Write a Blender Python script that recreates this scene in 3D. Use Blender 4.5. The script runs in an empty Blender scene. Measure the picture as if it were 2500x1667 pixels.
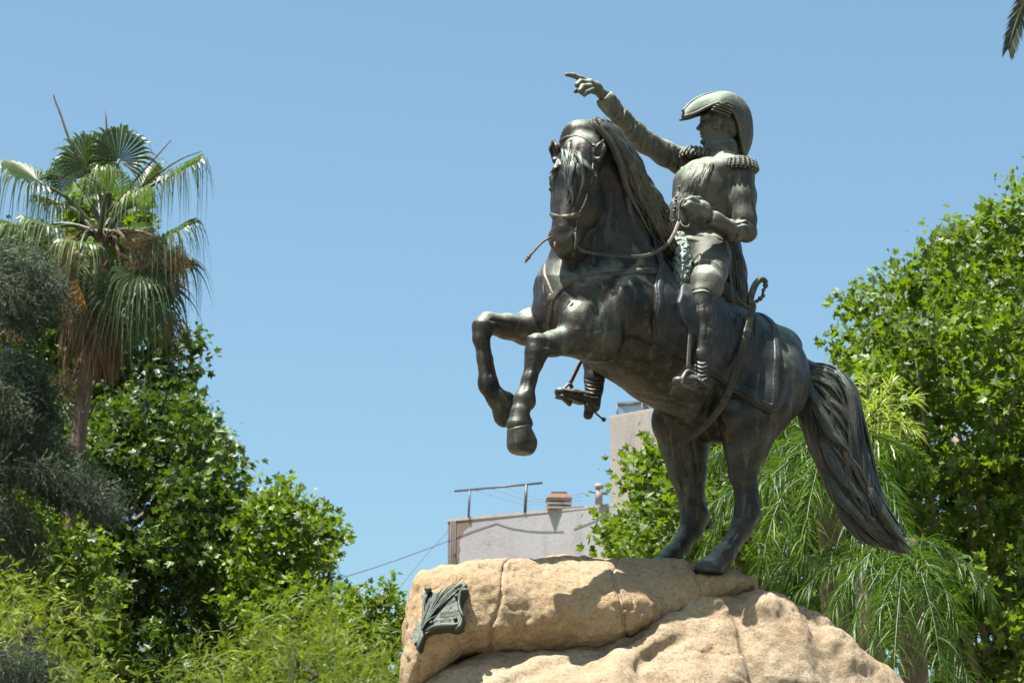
import bpy, math, random
import numpy as np
from mathutils import Vector, Matrix

random.seed(7)
RNG = np.random.default_rng(11)
SC = bpy.context.scene
COL = SC.collection

# ---------------------------------------------------------------- camera
PITCH = math.radians(15.5)
KPX = 7155.0                     # focal length in photo pixels (2500 wide)
CAM = np.array((0.0, 0.0, 1.7))
FW = np.array((0.0, math.cos(PITCH), math.sin(PITCH)))
UPV = np.array((0.0, -math.sin(PITCH), math.cos(PITCH)))
RT = np.array((1.0, 0.0, 0.0))
U = 0.0032                       # metres per photo pixel at the statue


def at(px, py, Y):
    """point on the vertical plane y = Y seen at photo position px, py"""
    d = FW + RT * ((px - 1250.0) / KPX) + UPV * ((833.5 - py) / KPX)
    return CAM + d * (Y / d[1])


cam_data = bpy.data.cameras.new("camera")
cam = bpy.data.objects.new("camera", cam_data)
COL.objects.link(cam)
cam.location = Vector(CAM)
cam.rotation_euler = (math.pi / 2 + PITCH, 0, 0)
cam_data.sensor_width = 36.0
cam_data.lens = 36.0 * KPX / 2500.0
cam_data.clip_start = 0.1
cam_data.clip_end = 6000.0
cam_data.dof.use_dof = True
cam_data.dof.focus_distance = 22.7
cam_data.dof.aperture_fstop = 6.3
SC.camera = cam


# ---------------------------------------------------------------- objects
def empty(name, loc, label=None, cat=None, group=None, parent=None, base=(0, 0, 0)):
    o = bpy.data.objects.new(name, None)
    COL.objects.link(o)
    o.location = Vector(loc)
    o.empty_display_size = 0.2
    if parent is not None:
        o.parent = parent
    tag(o, label, cat, group)
    return o


def tag(o, label=None, cat=None, group=None, kind=None):
    if label: o["label"] = label
    if cat: o["category"] = cat
    if group: o["group"] = group
    if kind: o["kind"] = kind
    return o


def world_off(parent):
    off = np.zeros(3)
    p = parent
    while p is not None:
        off += np.array(p.location)
        p = p.parent
    return off


def mesh_np(name, V, faces, mat, parent=None, smooth=True, attrs=None, counts=None, loc=None):
    """faces: (n,k) int array, or flat loop array with counts. V in world space."""
    V = np.asarray(V, dtype=np.float64)
    o_loc = None
    if parent is not None:
        V = V - world_off(parent)
    elif loc is not None:
        V = V - np.asarray(loc); o_loc = loc
    me = bpy.data.meshes.new(name)
    me.vertices.add(len(V))
    me.vertices.foreach_set("co", V.astype(np.float32).ravel())
    if counts is None:
        faces = np.asarray(faces, dtype=np.int32)
        n, k = faces.shape
        counts = np.full(n, k, dtype=np.int32)
        flat = faces.ravel()
    else:
        flat = np.asarray(faces, dtype=np.int32)
        counts = np.asarray(counts, dtype=np.int32)
    starts = np.concatenate(([0], np.cumsum(counts)[:-1])).astype(np.int32)
    me.loops.add(len(flat))
    me.loops.foreach_set("vertex_index", flat)
    me.polygons.add(len(counts))
    me.polygons.foreach_set("loop_start", starts)
    me.polygons.foreach_set("use_smooth", np.full(len(counts), smooth, dtype=bool))
    if attrs:
        for an, arr in attrs.items():
            a = me.attributes.new(an, 'FLOAT', 'POINT')
            a.data.foreach_set("value", np.asarray(arr, dtype=np.float32))
    me.update(calc_edges=True)
    me.validate()
    me.materials.append(mat)
    o = bpy.data.objects.new(name, me)
    COL.objects.link(o)
    if parent is not None:
        o.parent = parent
    elif o_loc is not None:
        o.location = Vector(o_loc)
    return o


class MB:
    """collects simple shapes (world space) into one mesh"""
    def __init__(self):
        self.V = []; self.F = []; self.C = []; self.n = 0

    def add(self, V, F):
        V = np.asarray(V, float)
        self.V.append(V)
        for f in F:
            self.F.extend([i + self.n for i in f]); self.C.append(len(f))
        self.n += len(V)

    def box(self, c, h, rz=0.0, rot=None):
        c = np.asarray(c, float)
        P = np.array([(x, y, z) for z in (-1, 1) for y in (-1, 1) for x in (-1, 1)], float) * np.asarray(h, float)
        if rot is not None:
            P = P @ np.asarray(rot).T
        elif rz:
            c_, s_ = math.cos(rz), math.sin(rz)
            P = P @ np.array([[c_, -s_, 0], [s_, c_, 0], [0, 0, 1]]).T
        self.add(P + c, [(0, 2, 3, 1), (4, 5, 7, 6), (0, 1, 5, 4), (2, 6, 7, 3), (0, 4, 6, 2), (1, 3, 7, 5)])

    def tube(self, pts, rad, n=8, flat=None, cap=True):
        """pts (m,3); rad scalar or list; flat=(nvec, ratio) flattens along nvec"""
        pts = np.asarray(pts, float); m = len(pts)
        rad = np.full(m, rad, float) if np.isscalar(rad) else np.asarray(rad, float)
        T = np.gradient(pts, axis=0)
        T /= np.linalg.norm(T, axis=1, keepdims=True) + 1e-12
        a = np.array((0, 0, 1.0)) if abs(T[0][2]) < 0.9 else np.array((1.0, 0, 0))
        if flat is not None: a = np.asarray(flat[0], float)
        N = []
        for i in range(m):
            b = a - T[i] * np.dot(a, T[i])
            L = np.linalg.norm(b)
            if L < 1e-6:
                b = N[-1] if N else np.array((0, 1.0, 0)); L = np.linalg.norm(b)
            b = b / L
            N.append(b)
            if flat is None: a = b
        N = np.array(N); B = np.cross(T, N)
        ang = np.arange(n) * 2 * math.pi / n
        f = 1.0 if flat is None else flat[1]
        V = (pts[:, None, :] + rad[:, None, None] * (np.cos(ang)[None, :, None] * N[:, None, :] * f + np.sin(ang)[None, :, None] * B[:, None, :])).reshape(-1, 3)
        F = []
        for i in range(m - 1):
            for j in range(n):
                k = (j + 1) % n
                F.append((i * n + j, i * n + k, (i + 1) * n + k, (i + 1) * n + j))
        if cap:
            F.append(tuple(range(n - 1, -1, -1)))
            F.append(tuple((m - 1) * n + j for j in range(n)))
        self.add(V, F)

    def ball(self, c, r, nu=12, nv=8):
        c = np.asarray(c, float); r = np.asarray((r, r, r) if np.isscalar(r) else r, float)
        V = [c + np.array((0, 0, -1)) * r]
        for i in range(1, nv):
            ph = -math.pi / 2 + math.pi * i / nv
            for j in range(nu):
                th = 2 * math.pi * j / nu
                V.append(c + np.array((math.cos(ph) * math.cos(th), math.cos(ph) * math.sin(th), math.sin(ph))) * r)
        V.append(c + np.array((0, 0, 1)) * r)
        F = []
        for j in range(nu):
            F.append((0, 1 + (j + 1) % nu, 1 + j))
            F.append((len(V) - 1, 1 + (nv - 2) * nu + j, 1 + (nv - 2) * nu + (j + 1) % nu))
        for i in range(nv - 2):
            for j in range(nu):
                k = (j + 1) % nu
                F.append((1 + i * nu + j, 1 + i * nu + k, 1 + (i + 1) * nu + k, 1 + (i + 1) * nu + j))
        self.add(V, F)

    def build(self, name, mat, parent=None, smooth=True, loc=None):
        return mesh_np(name, np.concatenate(self.V), self.F, mat, parent, smooth, counts=self.C, loc=loc)


def curve(pts, n=24):
    """Catmull-Rom through pts (any dimension)"""
    P = np.asarray(pts, float)
    P = np.vstack([2 * P[0] - P[1], P, 2 * P[-1] - P[-2]])
    m = len(P) - 3
    t = np.linspace(0, m - 1e-9, n)
    i = np.floor(t).astype(int); f = (t - i)[:, None]
    p0, p1, p2, p3 = P[i], P[i + 1], P[i + 2], P[i + 3]
    return 0.5 * ((2 * p1) + (-p0 + p2) * f + (2 * p0 - 5 * p1 + 4 * p2 - p3) * f ** 2 + (-p0 + 3 * p1 - 3 * p2 + p3) * f ** 3)


# ---------------------------------------------------------------- smooth noise
_LAT = np.random.default_rng(5).random((64, 64, 64)).astype(np.float32) * 2 - 1


def noise3(X, Y, Z, scale, seed=0):
    X = X / scale + seed * 7.3; Y = Y / scale + seed * 3.1; Z = Z / scale + seed * 5.7
    X, Y, Z = np.broadcast_arrays(X, Y, Z)
    xi = np.floor(X).astype(np.int32); yi = np.floor(Y).astype(np.int32); zi = np.floor(Z).astype(np.int32)
    fx = (X - xi).astype(np.float32); fy = (Y - yi).astype(np.float32); fz = (Z - zi).astype(np.float32)
    fx = fx * fx * (3 - 2 * fx); fy = fy * fy * (3 - 2 * fy); fz = fz * fz * (3 - 2 * fz)
    r = 0
    for a in (0, 1):
        for b in (0, 1):
            for c in (0, 1):
                w = (fx if a else 1 - fx) * (fy if b else 1 - fy) * (fz if c else 1 - fz)
                r = r + w * _LAT[(xi + a) & 63, (yi + b) & 63, (zi + c) & 63]
    return r


# ---------------------------------------------------------------- implicit sculpting
class Field:
    """signed distance field on a grid, meshed with surface nets"""
    def __init__(self, lo, hi, vox):
        self.lo = np.asarray(lo, float); self.vox = vox
        self.n = np.ceil((np.asarray(hi, float) - self.lo) / vox).astype(int) + 1
        self.D = np.full(tuple(self.n), 0.5, dtype=np.float32)
        self.ax = [(self.lo[i] + vox * np.arange(self.n[i])).astype(np.float32) for i in range(3)]

    def sl(self, lo, hi):
        a = np.clip(np.floor((np.asarray(lo) - self.lo) / self.vox).astype(int), 0, self.n)
        b = np.clip(np.ceil((np.asarray(hi) - self.lo) / self.vox).astype(int) + 1, 0, self.n)
        s = tuple(slice(a[i], b[i]) for i in range(3))
        X = self.ax[0][s[0]][:, None, None]; Y = self.ax[1][s[1]][None, :, None]; Z = self.ax[2][s[2]][None, None, :]
        return s, X, Y, Z

    def comb(self, s, d, k, op):
        A = self.D[s]
        if A.size == 0: return
        if op == 'u':
            h = np.maximum(k - np.abs(A - d), 0) / k
            self.D[s] = np.minimum(A, d) - h * h * k * 0.25
        elif op == 's':
            d = -d
            h = np.maximum(k - np.abs(A - d), 0) / k
            self.D[s] = np.maximum(A, d) + h * h * k * 0.25
        elif op == 'b':          # swell: push surface out/in by soft falloff
            self.D[s] = A + d

    def cone(self, a, b, ra, rb, k=0.03, op='u', flat=None):
        a = np.asarray(a, float); b = np.asarray(b, float)
        R = max(ra, rb); m = R + k + 3 * self.vox
        if flat is not None: m = R * max(1, flat[1]) + k + 3 * self.vox
        s, X, Y, Z = self.sl(np.minimum(a, b) - m, np.maximum(a, b) + m)
        ba = b - a; L2 = float(ba @ ba) + 1e-12
        px, py, pz = X - a[0], Y - a[1], Z - a[2]
        t = np.clip((px * ba[0] + py * ba[1] + pz * ba[2]) / L2, 0, 1)
        qx, qy, qz = px - t * ba[0], py - t * ba[1], pz - t * ba[2]
        q2 = qx * qx + qy * qy + qz * qz
        if flat is not None:
            n = np.asarray(flat[0], float); n = n / np.linalg.norm(n); f = flat[1]
            c = qx * n[0] + qy * n[1] + qz * n[2]
            q2 = q2 + c * c * (1 / (f * f) - 1)
        d = np.sqrt(np.maximum(q2, 0)) - (ra + (rb - ra) * t)
        if flat is not None: d = d * min(1.0, flat[1])
        self.comb(s, d.astype(np.float32), k, op)

    def chain(self, pts, k=0.03, op='u', flat=None):
        """pts: [(vec, r), ...]"""
        for (a, ra), (b, rb) in zip(pts[:-1], pts[1:]):
            self.cone(a, b, ra, rb, k, op, flat)

    def ell(self, c, r, axes=None, k=0.03, op='u'):
        c = np.asarray(c, float); r = np.asarray((r, r, r) if np.isscalar(r) else r, float)
        m = r.max() + k + 3 * self.vox
        s, X, Y, Z = self.sl(c - m, c + m)
        px, py, pz = X - c[0], Y - c[1], Z - c[2]
        if axes is None:
            q = [px, py, pz]
        else:
            q = [px * a[0] + py * a[1] + pz * a[2] for a in axes]
        k0 = np.sqrt((q[0] / r[0]) ** 2 + (q[1] / r[1]) ** 2 + (q[2] / r[2]) ** 2)
        k1 = np.sqrt((q[0] / r[0] ** 2) ** 2 + (q[1] / r[1] ** 2) ** 2 + (q[2] / r[2] ** 2) ** 2)
        d = k0 * (k0 - 1) / np.maximum(k1, 1e-6)
        self.comb(s, d.astype(np.float32), k, op)

    def crease(self, pts, w, depth):
        """carve (depth>0) or raise a soft line along pts"""
        pts = np.asarray(pts, float)
        s, X, Y, Z = self.sl(pts.min(0) - 3 * w, pts.max(0) + 3 * w)
        d2 = polydist2(pts, X, Y, Z)
        self.D[s] += (depth * np.exp(-d2 / (w * w))).astype(np.float32)

    def ridge(self, amp, scale, seed=0, lim=0.08):
        A = self.D; i, j, k = np.nonzero(np.abs(A) < lim)
        n = noise3(self.ax[0][i], self.ax[1][j], self.ax[2][k], scale, seed)
        A[i, j, k] += amp * (np.exp(-(n / 0.10) ** 2) - 0.25)

    def near(self, lim):
        """mask slice positions close to the surface, for noise"""
        return np.abs(self.D) < lim

    def ripple(self, amp, scale, seed=0, lim=0.08, box=None):
        if box is None:
            s = (slice(None),) * 3
        else:
            s = self.sl(*box)[0]
        A = self.D[s]
        m = np.abs(A) < lim
        i, j, k = np.nonzero(m)
        x = self.ax[0][s[0]][i]; y = self.ax[1][s[1]][j]; z = self.ax[2][s[2]][k]
        A[m] += amp * noise3(x, y, z, scale, seed)

    def hit(self, px, py):
        """first surface point along the line of sight (a tape measure for placing straps)"""
        d = FW + RT * ((px - 1250.0) / KPX) + UPV * ((833.5 - py) / KPX)
        d = d / np.linalg.norm(d)
        t = np.arange(19.0, 26.0, 0.004)
        P = CAM + d[None, :] * t[:, None]
        I = np.round((P - self.lo) / self.vox).astype(int)
        ok = np.all((I >= 0) & (I < self.n), axis=1)
        I = I[ok]; P = P[ok]
        v = self.D[I[:, 0], I[:, 1], I[:, 2]]
        w = np.nonzero(v < 0)[0]
        if len(w) == 0:
            w = [int(np.argmin(v))]
        return P[w[0]]

    def mesh(self, name, mat, parent=None, D=None, smooth_iter=1):
        D = self.D if D is None else D
        S = D < 0
        c = np.zeros(tuple(np.array(D.shape) - 1), dtype=np.int8)
        offs = [(a, b, e) for a in (0, 1) for b in (0, 1) for e in (0, 1)]
        nx, ny, nz = D.shape
        for a, b, e in offs:
            c += S[a:nx - 1 + a, b:ny - 1 + b, e:nz - 1 + e]
        act = np.argwhere((c > 0) & (c < 8))
        cs = c.shape; ids = (act[:, 0] * cs[1] + act[:, 1]) * cs[2] + act[:, 2]; del c
        val = np.stack([D[act[:, 0] + a, act[:, 1] + b, act[:, 2] + e] for a, b, e in offs], 1)
        O = np.array(offs, float)
        acc = np.zeros((len(act), 3)); cnt = np.zeros(len(act))
        for i in range(8):
            for j in range(i + 1, 8):
                if np.abs(O[i] - O[j]).sum() == 1:
                    vi, vj = val[:, i], val[:, j]
                    m = (vi < 0) != (vj < 0)
                    t = np.where(m, vi / np.where(m, vi - vj, 1), 0)[:, None]
                    acc += np.where(m[:, None], O[i] + t * (O[j] - O[i]), 0); cnt += m
        V = self.lo + (act + acc / np.maximum(cnt, 1)[:, None]) * self.vox
        Q = []
        for ax in range(3):
            s0 = [slice(None)] * 3; s1 = [slice(None)] * 3
            s0[ax] = slice(0, -1); s1[ax] = slice(1, None)
            A = S[tuple(s0)]; B = S[tuple(s1)]
            e = np.argwhere(A != B)
            u, v = [(1, 2), (2, 0), (0, 1)][ax]
            ok = (e[:, u] > 0) & (e[:, v] > 0) & (e[:, u] < D.shape[u] - 1) & (e[:, v] < D.shape[v] - 1)
            e = e[ok]
            ins = A[e[:, 0], e[:, 1], e[:, 2]]
            def g(du, dv):
                q = e.copy(); q[:, u] -= du; q[:, v] -= dv
                f = (q[:, 0] * cs[1] + q[:, 1]) * cs[2] + q[:, 2]
                r = np.minimum(np.searchsorted(ids, f), len(ids) - 1)
                return np.where(ids[r] == f, r, -1)
            q = np.stack([g(1, 1), g(0, 1), g(0, 0), g(1, 0)], 1)
            q[~ins] = q[~ins][:, ::-1]
            Q.append(q)
        Q = np.concatenate(Q)
        Q = Q[(Q >= 0).all(1)]
        for it in range(smooth_iter):
            for lam in (0.5, -0.48):
                s_ = np.zeros_like(V); n_ = np.zeros(len(V))
                for a, b in ((0, 1), (1, 2), (2, 3), (3, 0)):
                    for ax in range(3):
                        s_[:, ax] += np.bincount(Q[:, a], V[Q[:, b], ax], len(V)) + np.bincount(Q[:, b], V[Q[:, a], ax], len(V))
                    n_ += np.bincount(Q[:, a], minlength=len(V)) + np.bincount(Q[:, b], minlength=len(V))
                V = V + lam * (s_ / np.maximum(n_, 1)[:, None] - V)
        return mesh_np(name, V, Q, mat, parent)


def polydist2(pts, X, Y, Z):
    best = None
    for a, b in zip(pts[:-1], pts[1:]):
        ba = b - a; L2 = float(ba @ ba) + 1e-12
        px, py, pz = X - a[0], Y - a[1], Z - a[2]
        t = np.clip((px * ba[0] + py * ba[1] + pz * ba[2]) / L2, 0, 1)
        d2 = (px - t * ba[0]) ** 2 + (py - t * ba[1]) ** 2 + (pz - t * ba[2]) ** 2
        best = d2 if best is None else np.minimum(best, d2)
    return best


def poly2d(poly, X, Z):
    """signed distance to a 2-D polygon (negative inside)"""
    P = np.asarray(poly, float); n = len(P)
    d = np.full(np.broadcast(X, Z).shape, 1e9); s = np.ones(d.shape)
    for i in range(n):
        a = P[i]; b = P[i - 1]
        ex, ez = b - a
        wx, wz = X - a[0], Z - a[1]
        t = np.clip((wx * ex + wz * ez) / (ex * ex + ez * ez + 1e-12), 0, 1)
        d = np.minimum(d, (wx - ex * t) ** 2 + (wz - ez * t) ** 2)
        c1 = Z >= a[1]; c2 = Z < b[1]; c3 = ex * wz > ez * wx
        flip = (c1 & c2 & c3) | (~c1 & ~c2 & ~c3)
        s = np.where(flip, -s, s)
    return s * np.sqrt(d)


def smax(a, b, k):
    h = np.maximum(k - np.abs(a - b), 0) / k
    return np.maximum(a, b) + h * h * k * 0.25


# ---------------------------------------------------------------- materials
def newmat(name):
    m = bpy.data.materials.new(name); m.use_nodes = True
    nt = m.node_tree
    return m, nt, nt.nodes["Principled BSDF"]


def nd(nt, typ, **kw):
    n = nt.nodes.new(typ)
    for k, v in kw.items():
        if k in n.inputs: n.inputs[k].default_value = v
        else: setattr(n, k, v)
    return n


def ramp(nt, src, stops):
    r = nt.nodes.new("ShaderNodeValToRGB")
    while len(r.color_ramp.elements) < len(stops): r.color_ramp.elements.new(0.5)
    for e, (p, c) in zip(r.color_ramp.elements, stops):
        e.position = p; e.color = (c[0], c[1], c[2], 1) if not np.isscalar(c) else (c, c, c, 1)
    nt.links.new(src, r.inputs[0])
    return r.outputs[0]


def mixc(nt, f, a, b, mode='MIX'):
    m = nt.nodes.new("ShaderNodeMix"); m.data_type = 'RGBA'; m.blend_type = mode
    for s, v in ((m.inputs[0], f), (m.inputs[6], a), (m.inputs[7], b)):
        if hasattr(v, 'is_output'): nt.links.new(v, s)
        else: s.default_value = v if np.isscalar(v) else (v[0], v[1], v[2], 1)
    return m.outputs[2]


def mathn(nt, op, a, b=0.0):
    m = nt.nodes.new("ShaderNodeMath"); m.operation = op
    for s, v in ((m.inputs[0], a), (m.inputs[1], b)):
        if hasattr(v, 'is_output'): nt.links.new(v, s)
        else: s.default_value = v
    return m.outputs[0]


def noise_n(nt, scale, detail=4, rough=0.6, vec=None, dist=0.0):
    n = nd(nt, "ShaderNodeTexNoise", Scale=scale, Detail=detail, Roughness=rough, Distortion=dist)
    if vec is not None: nt.links.new(vec, n.inputs["Vector"])
    return n.outputs[0]


def bump(nt, h, strength, dist, bsdf, prev=None):
    b = nd(nt, "ShaderNodeBump", Strength=strength, Distance=dist)
    nt.links.new(h, b.inputs["Height"])
    if prev is not None: nt.links.new(prev, b.inputs["Normal"])
    if bsdf is not None: nt.links.new(b.outputs[0], bsdf.inputs["Normal"])
    return b.outputs[0]


def coords(nt, scale=None):
    t = nt.nodes.new("ShaderNodeTexCoord")
    if scale is None: return t.outputs["Object"]
    mp = nd(nt, "ShaderNodeMapping"); mp.inputs["Scale"].default_value = scale
    nt.links.new(t.outputs["Object"], mp.inputs[0])
    return mp.outputs[0]


def bronze(name, dark=(0.009, 0.009, 0.009), brown=(0.034, 0.026, 0.020), green=(0.21, 0.25, 0.205), patina=1.0, rough=0.42, detail=1.3, up=(0.28, 0.80)):
    m, nt, b = newmat(name)
    co = coords(nt)
    n1 = noise_n(nt, 3.0, 6, 0.65, co, 0.6)
    base = mixc(nt, ramp(nt, n1, [(0.38, 0.0), (0.66, 1.0)]), dark, brown)
    st = noise_n(nt, 1.0, 5, 0.7, coords(nt, (14, 14, 2.2)), 0.4)      # rain streaks
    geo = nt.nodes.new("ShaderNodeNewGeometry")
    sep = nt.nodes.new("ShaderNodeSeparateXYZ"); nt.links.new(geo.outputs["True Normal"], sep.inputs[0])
    up = ramp(nt, sep.outputs[2], [(up[0], 0.0), (up[1], 1.0)])          # verdigris sits where rain lands; on hair also a painted lit sheen
    n2 = noise_n(nt, 9.0, 6, 0.7, co, 0.3)
    pat = mathn(nt, 'MULTIPLY', up, ramp(nt, n2, [(0.30, 0.25), (0.62, 1.0)]))
    pat2 = mathn(nt, 'MULTIPLY', ramp(nt, st, [(0.54, 0.0), (0.70, 1.0)]), 0.22)
    tot = mathn(nt, 'MINIMUM', mathn(nt, 'MULTIPLY', mathn(nt, 'ADD', pat, pat2), patina), 0.92)
    n3 = noise_n(nt, 1.6, 5, 0.7, co, 0.8)                             # broad cloudy patches in the old surface
    base = mixc(nt, mathn(nt, 'MULTIPLY', ramp(nt, n3, [(0.46, 0.0), (0.62, 1.0)]), 0.55), base, tuple(0.42 * a + 0.20 * g for a, g in zip(brown, green)))
    wear = ramp(nt, geo.outputs["Pointiness"], [(0.52, 0.0), (0.60, 1.0)])   # rubbed ridges
    base = mixc(nt, mathn(nt, 'MULTIPLY', wear, 0.35), base, tuple(0.4 * a + 0.3 * g for a, g in zip(brown, green)))
    c = mixc(nt, tot, base, green)
    nt.links.new(c, b.inputs["Base Color"])
    b.inputs["Metallic"].default_value = 0.45
    r = ramp(nt, n2, [(0.3, rough - 0.08), (0.7, rough + 0.14)])
    r2 = mathn(nt, 'ADD', r, mathn(nt, 'MULTIPLY', tot, 0.2))
    nt.links.new(r2, b.inputs["Roughness"])
    b.inputs["Specular IOR Level"].default_value = 0.30
    p = bump(nt, noise_n(nt, 24.0, 6, 0.65, co), 0.22 * detail, 0.02, None)
    bump(nt, noise_n(nt, 150.0, 3, 0.6, co), 0.25 * detail, 0.003, b, p)
    return m


M_BRONZE = bronze("bronze")
M_BRONZE_RIDER = bronze("bronze_rider", dark=(0.034, 0.034, 0.031), brown=(0.085, 0.078, 0.062), green=(0.28, 0.33, 0.265), patina=1.0, rough=0.56)
M_BRONZE_COAT = bronze("bronze_coat", dark=(0.020, 0.018, 0.017), brown=(0.050, 0.040, 0.034), green=(0.13, 0.14, 0.12), patina=0.9, rough=0.5)
M_BRONZE_BOOT = bronze("bronze_boot", dark=(0.012, 0.012, 0.012), brown=(0.035, 0.032, 0.030), green=(0.20, 0.23, 0.20), patina=0.9, rough=0.42)
M_BRONZE_FUR = bronze("bronze_fur", dark=(0.06, 0.065, 0.062), brown=(0.12, 0.13, 0.115), green=(0.30, 0.37, 0.33), patina=1.0, rough=0.6, up=(-0.5, 0.5))
M_BRONZE_HAT = bronze("bronze_hat", dark=(0.03, 0.032, 0.030), brown=(0.075, 0.075, 0.06), green=(0.25, 0.31, 0.25), patina=1.0, rough=0.58, detail=2.6, up=(0.0, 0.85))
M_BRONZE_HAIR = bronze("bronze_hair", dark=(0.016, 0.014, 0.013), brown=(0.050, 0.038, 0.028), green=(0.20, 0.26, 0.235), patina=0.95, rough=0.34, detail=0.5, up=(0.10, 0.75))  # patina reaches lower slopes to paint a lit sheen on the tail's top
M_BRONZE_STRAP = bronze("bronze_strap", dark=(0.032, 0.027, 0.021), brown=(0.075, 0.058, 0.042), green=(0.22, 0.23, 0.185), patina=0.8, rough=0.48)
M_BRONZE_CLOTH = bronze("bronze_cloth", dark=(0.014, 0.016, 0.019), brown=(0.030, 0.030, 0.030), green=(0.11, 0.14, 0.14), patina=0.9, rough=0.40)
M_BRONZE_RUST = bronze("bronze_rust", dark=(0.06, 0.028, 0.02), brown=(0.11, 0.05, 0.032), green=(0.2, 0.12, 0.09), patina=0.4, rough=0.55)
M_BRONZE_PLAQUE = bronze("bronze_plaque", dark=(0.022, 0.026, 0.023), brown=(0.045, 0.045, 0.036), green=(0.12, 0.165, 0.14), patina=0.75, rough=0.5)
# ================================================================ equestrian statue
TH = math.radians(35)
HF = np.array((-math.cos(TH), -math.sin(TH), 0.0))     # horse heading
HL = np.array((math.sin(TH), -math.cos(TH), 0.0))      # horse's left, towards the viewer
X0 = 1550.0


def H(px, py, w=0.0):
    """point seen at px, py that lies w metres to the horse's left of its centre plane"""
    xm = (px - X0) * U
    for _ in range(4):
        Y = 22.0 + math.tan(TH) * xm - w / math.cos(TH)
        xm = at(px, py, Y)[0] - at(X0, py, 22.0)[0]
    return at(px, py, Y)


SROOT = at(1680, 1385, 22.3)
STATUE = empty("equestrian_statue", SROOT,
               "dark bronze statue of a pointing rider on a rearing horse, atop the boulder pedestal", "statue")

HV = 0.008
hf = Field((-0.50, 20.5, 5.70), (2.50, 23.65, 9.62), HV)
def hc(a, b, k=0.06, **kw):
    hf.cone(H(*a[:3]), H(*b[:3]), a[3] * U, b[3] * U, k, **kw)
def hch(pts, k=0.06, **kw):
    for a, b in zip(pts[:-1], pts[1:]): hc(a, b, k, **kw)
def he(p, r, k=0.06, axes=None, **kw):
    r = tuple(x * U for x in r) if not np.isscalar(r) else r * U
    hf.ell(H(*p), r, axes, k, **kw)

ZU = np.array((0, 0, 1.0))
AXB = (HF, HL, ZU)
def tiltax(deg):
    a = math.radians(deg)
    f = HF * math.cos(a) + ZU * math.sin(a); u = -HF * math.sin(a) + ZU * math.cos(a)
    return (f, HL, u)

# trunk
hch([(1440, 730, 0, 112), (1530, 785, 0, 134), (1625, 830, 0, 138), (1735, 872, 0, 126), (1826, 908, 0, 130)], 0.12)
he((1560, 700, 0), (110, 70, 85), 0.15, tiltax(30))                     # withers
he((1385, 745, 0.02), (75, 100, 95), 0.12, tiltax(20))                   # breast
he((1620, 865, 0), (190, 118, 118), 0.15, tiltax(32))                    # belly
he((1672, 925, 0), (90, 90, 75), 0.12, tiltax(12))
# hindquarters
for sg in (1, -1):
    w = 0.20 * sg
    he((1850 + 25 * sg, 915, w), (122, 78, 130), 0.10, tiltax(-8))
he((1888, 850, 0.0), (75, 60, 60), 0.10)
# neck
hch([(1500, 670, 0.0, 112), (1490, 560, 0.02, 88), (1468, 455, 0.06, 70), (1440, 375, 0.12, 58)], 0.10)
hch([(1405, 690, 0.0, 92), (1415, 610, 0.05, 62), (1436, 520, 0.06, 54), (1436, 420, 0.10, 48)], 0.09)
he((1428, 348, 0.14), (62, 44, 56), 0.06)                               # crest behind the poll
he((1416, 326, 0.16), (34, 30, 30), 0.05)
# shoulders and breast muscles
he((1500, 745, 0.27), (85, 55, 120), 0.07, tiltax(60))
he((1440, 800, 0.27), (82, 52, 66), 0.06, tiltax(10))
he((1375, 765, -0.22), (62, 45, 75), 0.07, tiltax(10))
he((1352, 705, -0.17), (46, 44, 52), 0.06)
he((1420, 728, 0.20), (50, 52, 60), 0.05)
# near foreleg
hch([(1475, 838, 0.26, 47), (1440, 832, 0.25, 44), (1395, 829, 0.24, 38), (1352, 838, 0.24, 29), (1322, 845, 0.24, 28)], 0.05)
he((1438, 848, 0.27), (52, 34, 34), 0.05, tiltax(8))
hch([(1310, 838, 0.24, 25), (1308, 862, 0.24, 26), (1304, 886, 0.24, 21)], 0.03)
hch([(1303, 886, 0.24, 20), (1292, 925, 0.24, 16.2), (1284, 958, 0.24, 17.5)], 0.03)
hch([(1312, 885, 0.24, 10), (1300, 925, 0.24, 8), (1293, 960, 0.24, 10)], 0.02)
he((1280, 973, 0.24), (23, 22, 22), 0.04)
he((1292, 981, 0.24), (15, 16, 18), 0.03)
hch([(1277, 985, 0.24, 21), (1269, 1008, 0.24, 19), (1266, 1036, 0.24, 27)], 0.04)
he((1286, 1034, 0.24), (14, 20, 14), 0.04)
# far foreleg
hch([(1372, 800, -0.24, 50), (1330, 803, -0.24, 44), (1285, 803, -0.24, 38), (1240, 796, -0.24, 29), (1196, 790, -0.24, 27)], 0.05)
he((1300, 775, -0.24), (34, 26, 20), 0.05, tiltax(8))
hch([(1188, 782, -0.24, 20), (1180, 798, -0.24, 26), (1175, 826, -0.24, 20)], 0.03)
hch([(1175, 826, -0.24, 19), (1181, 872, -0.24, 16), (1188, 920, -0.24, 18)], 0.03)
hch([(1187, 826, -0.24, 8), (1195, 875, -0.24, 7), (1204, 925, -0.24, 10)], 0.02)
he((1191, 937, -0.24), (23, 21, 22), 0.04)
hch([(1195, 948, -0.24, 22), (1213, 973, -0.24, 23), (1226, 990, -0.24, 27)], 0.04)
he((1238, 972, -0.24), (17, 20, 15), 0.04)
he((1349, 848, -0.18), (25, 22, 21), 0.04)
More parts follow.
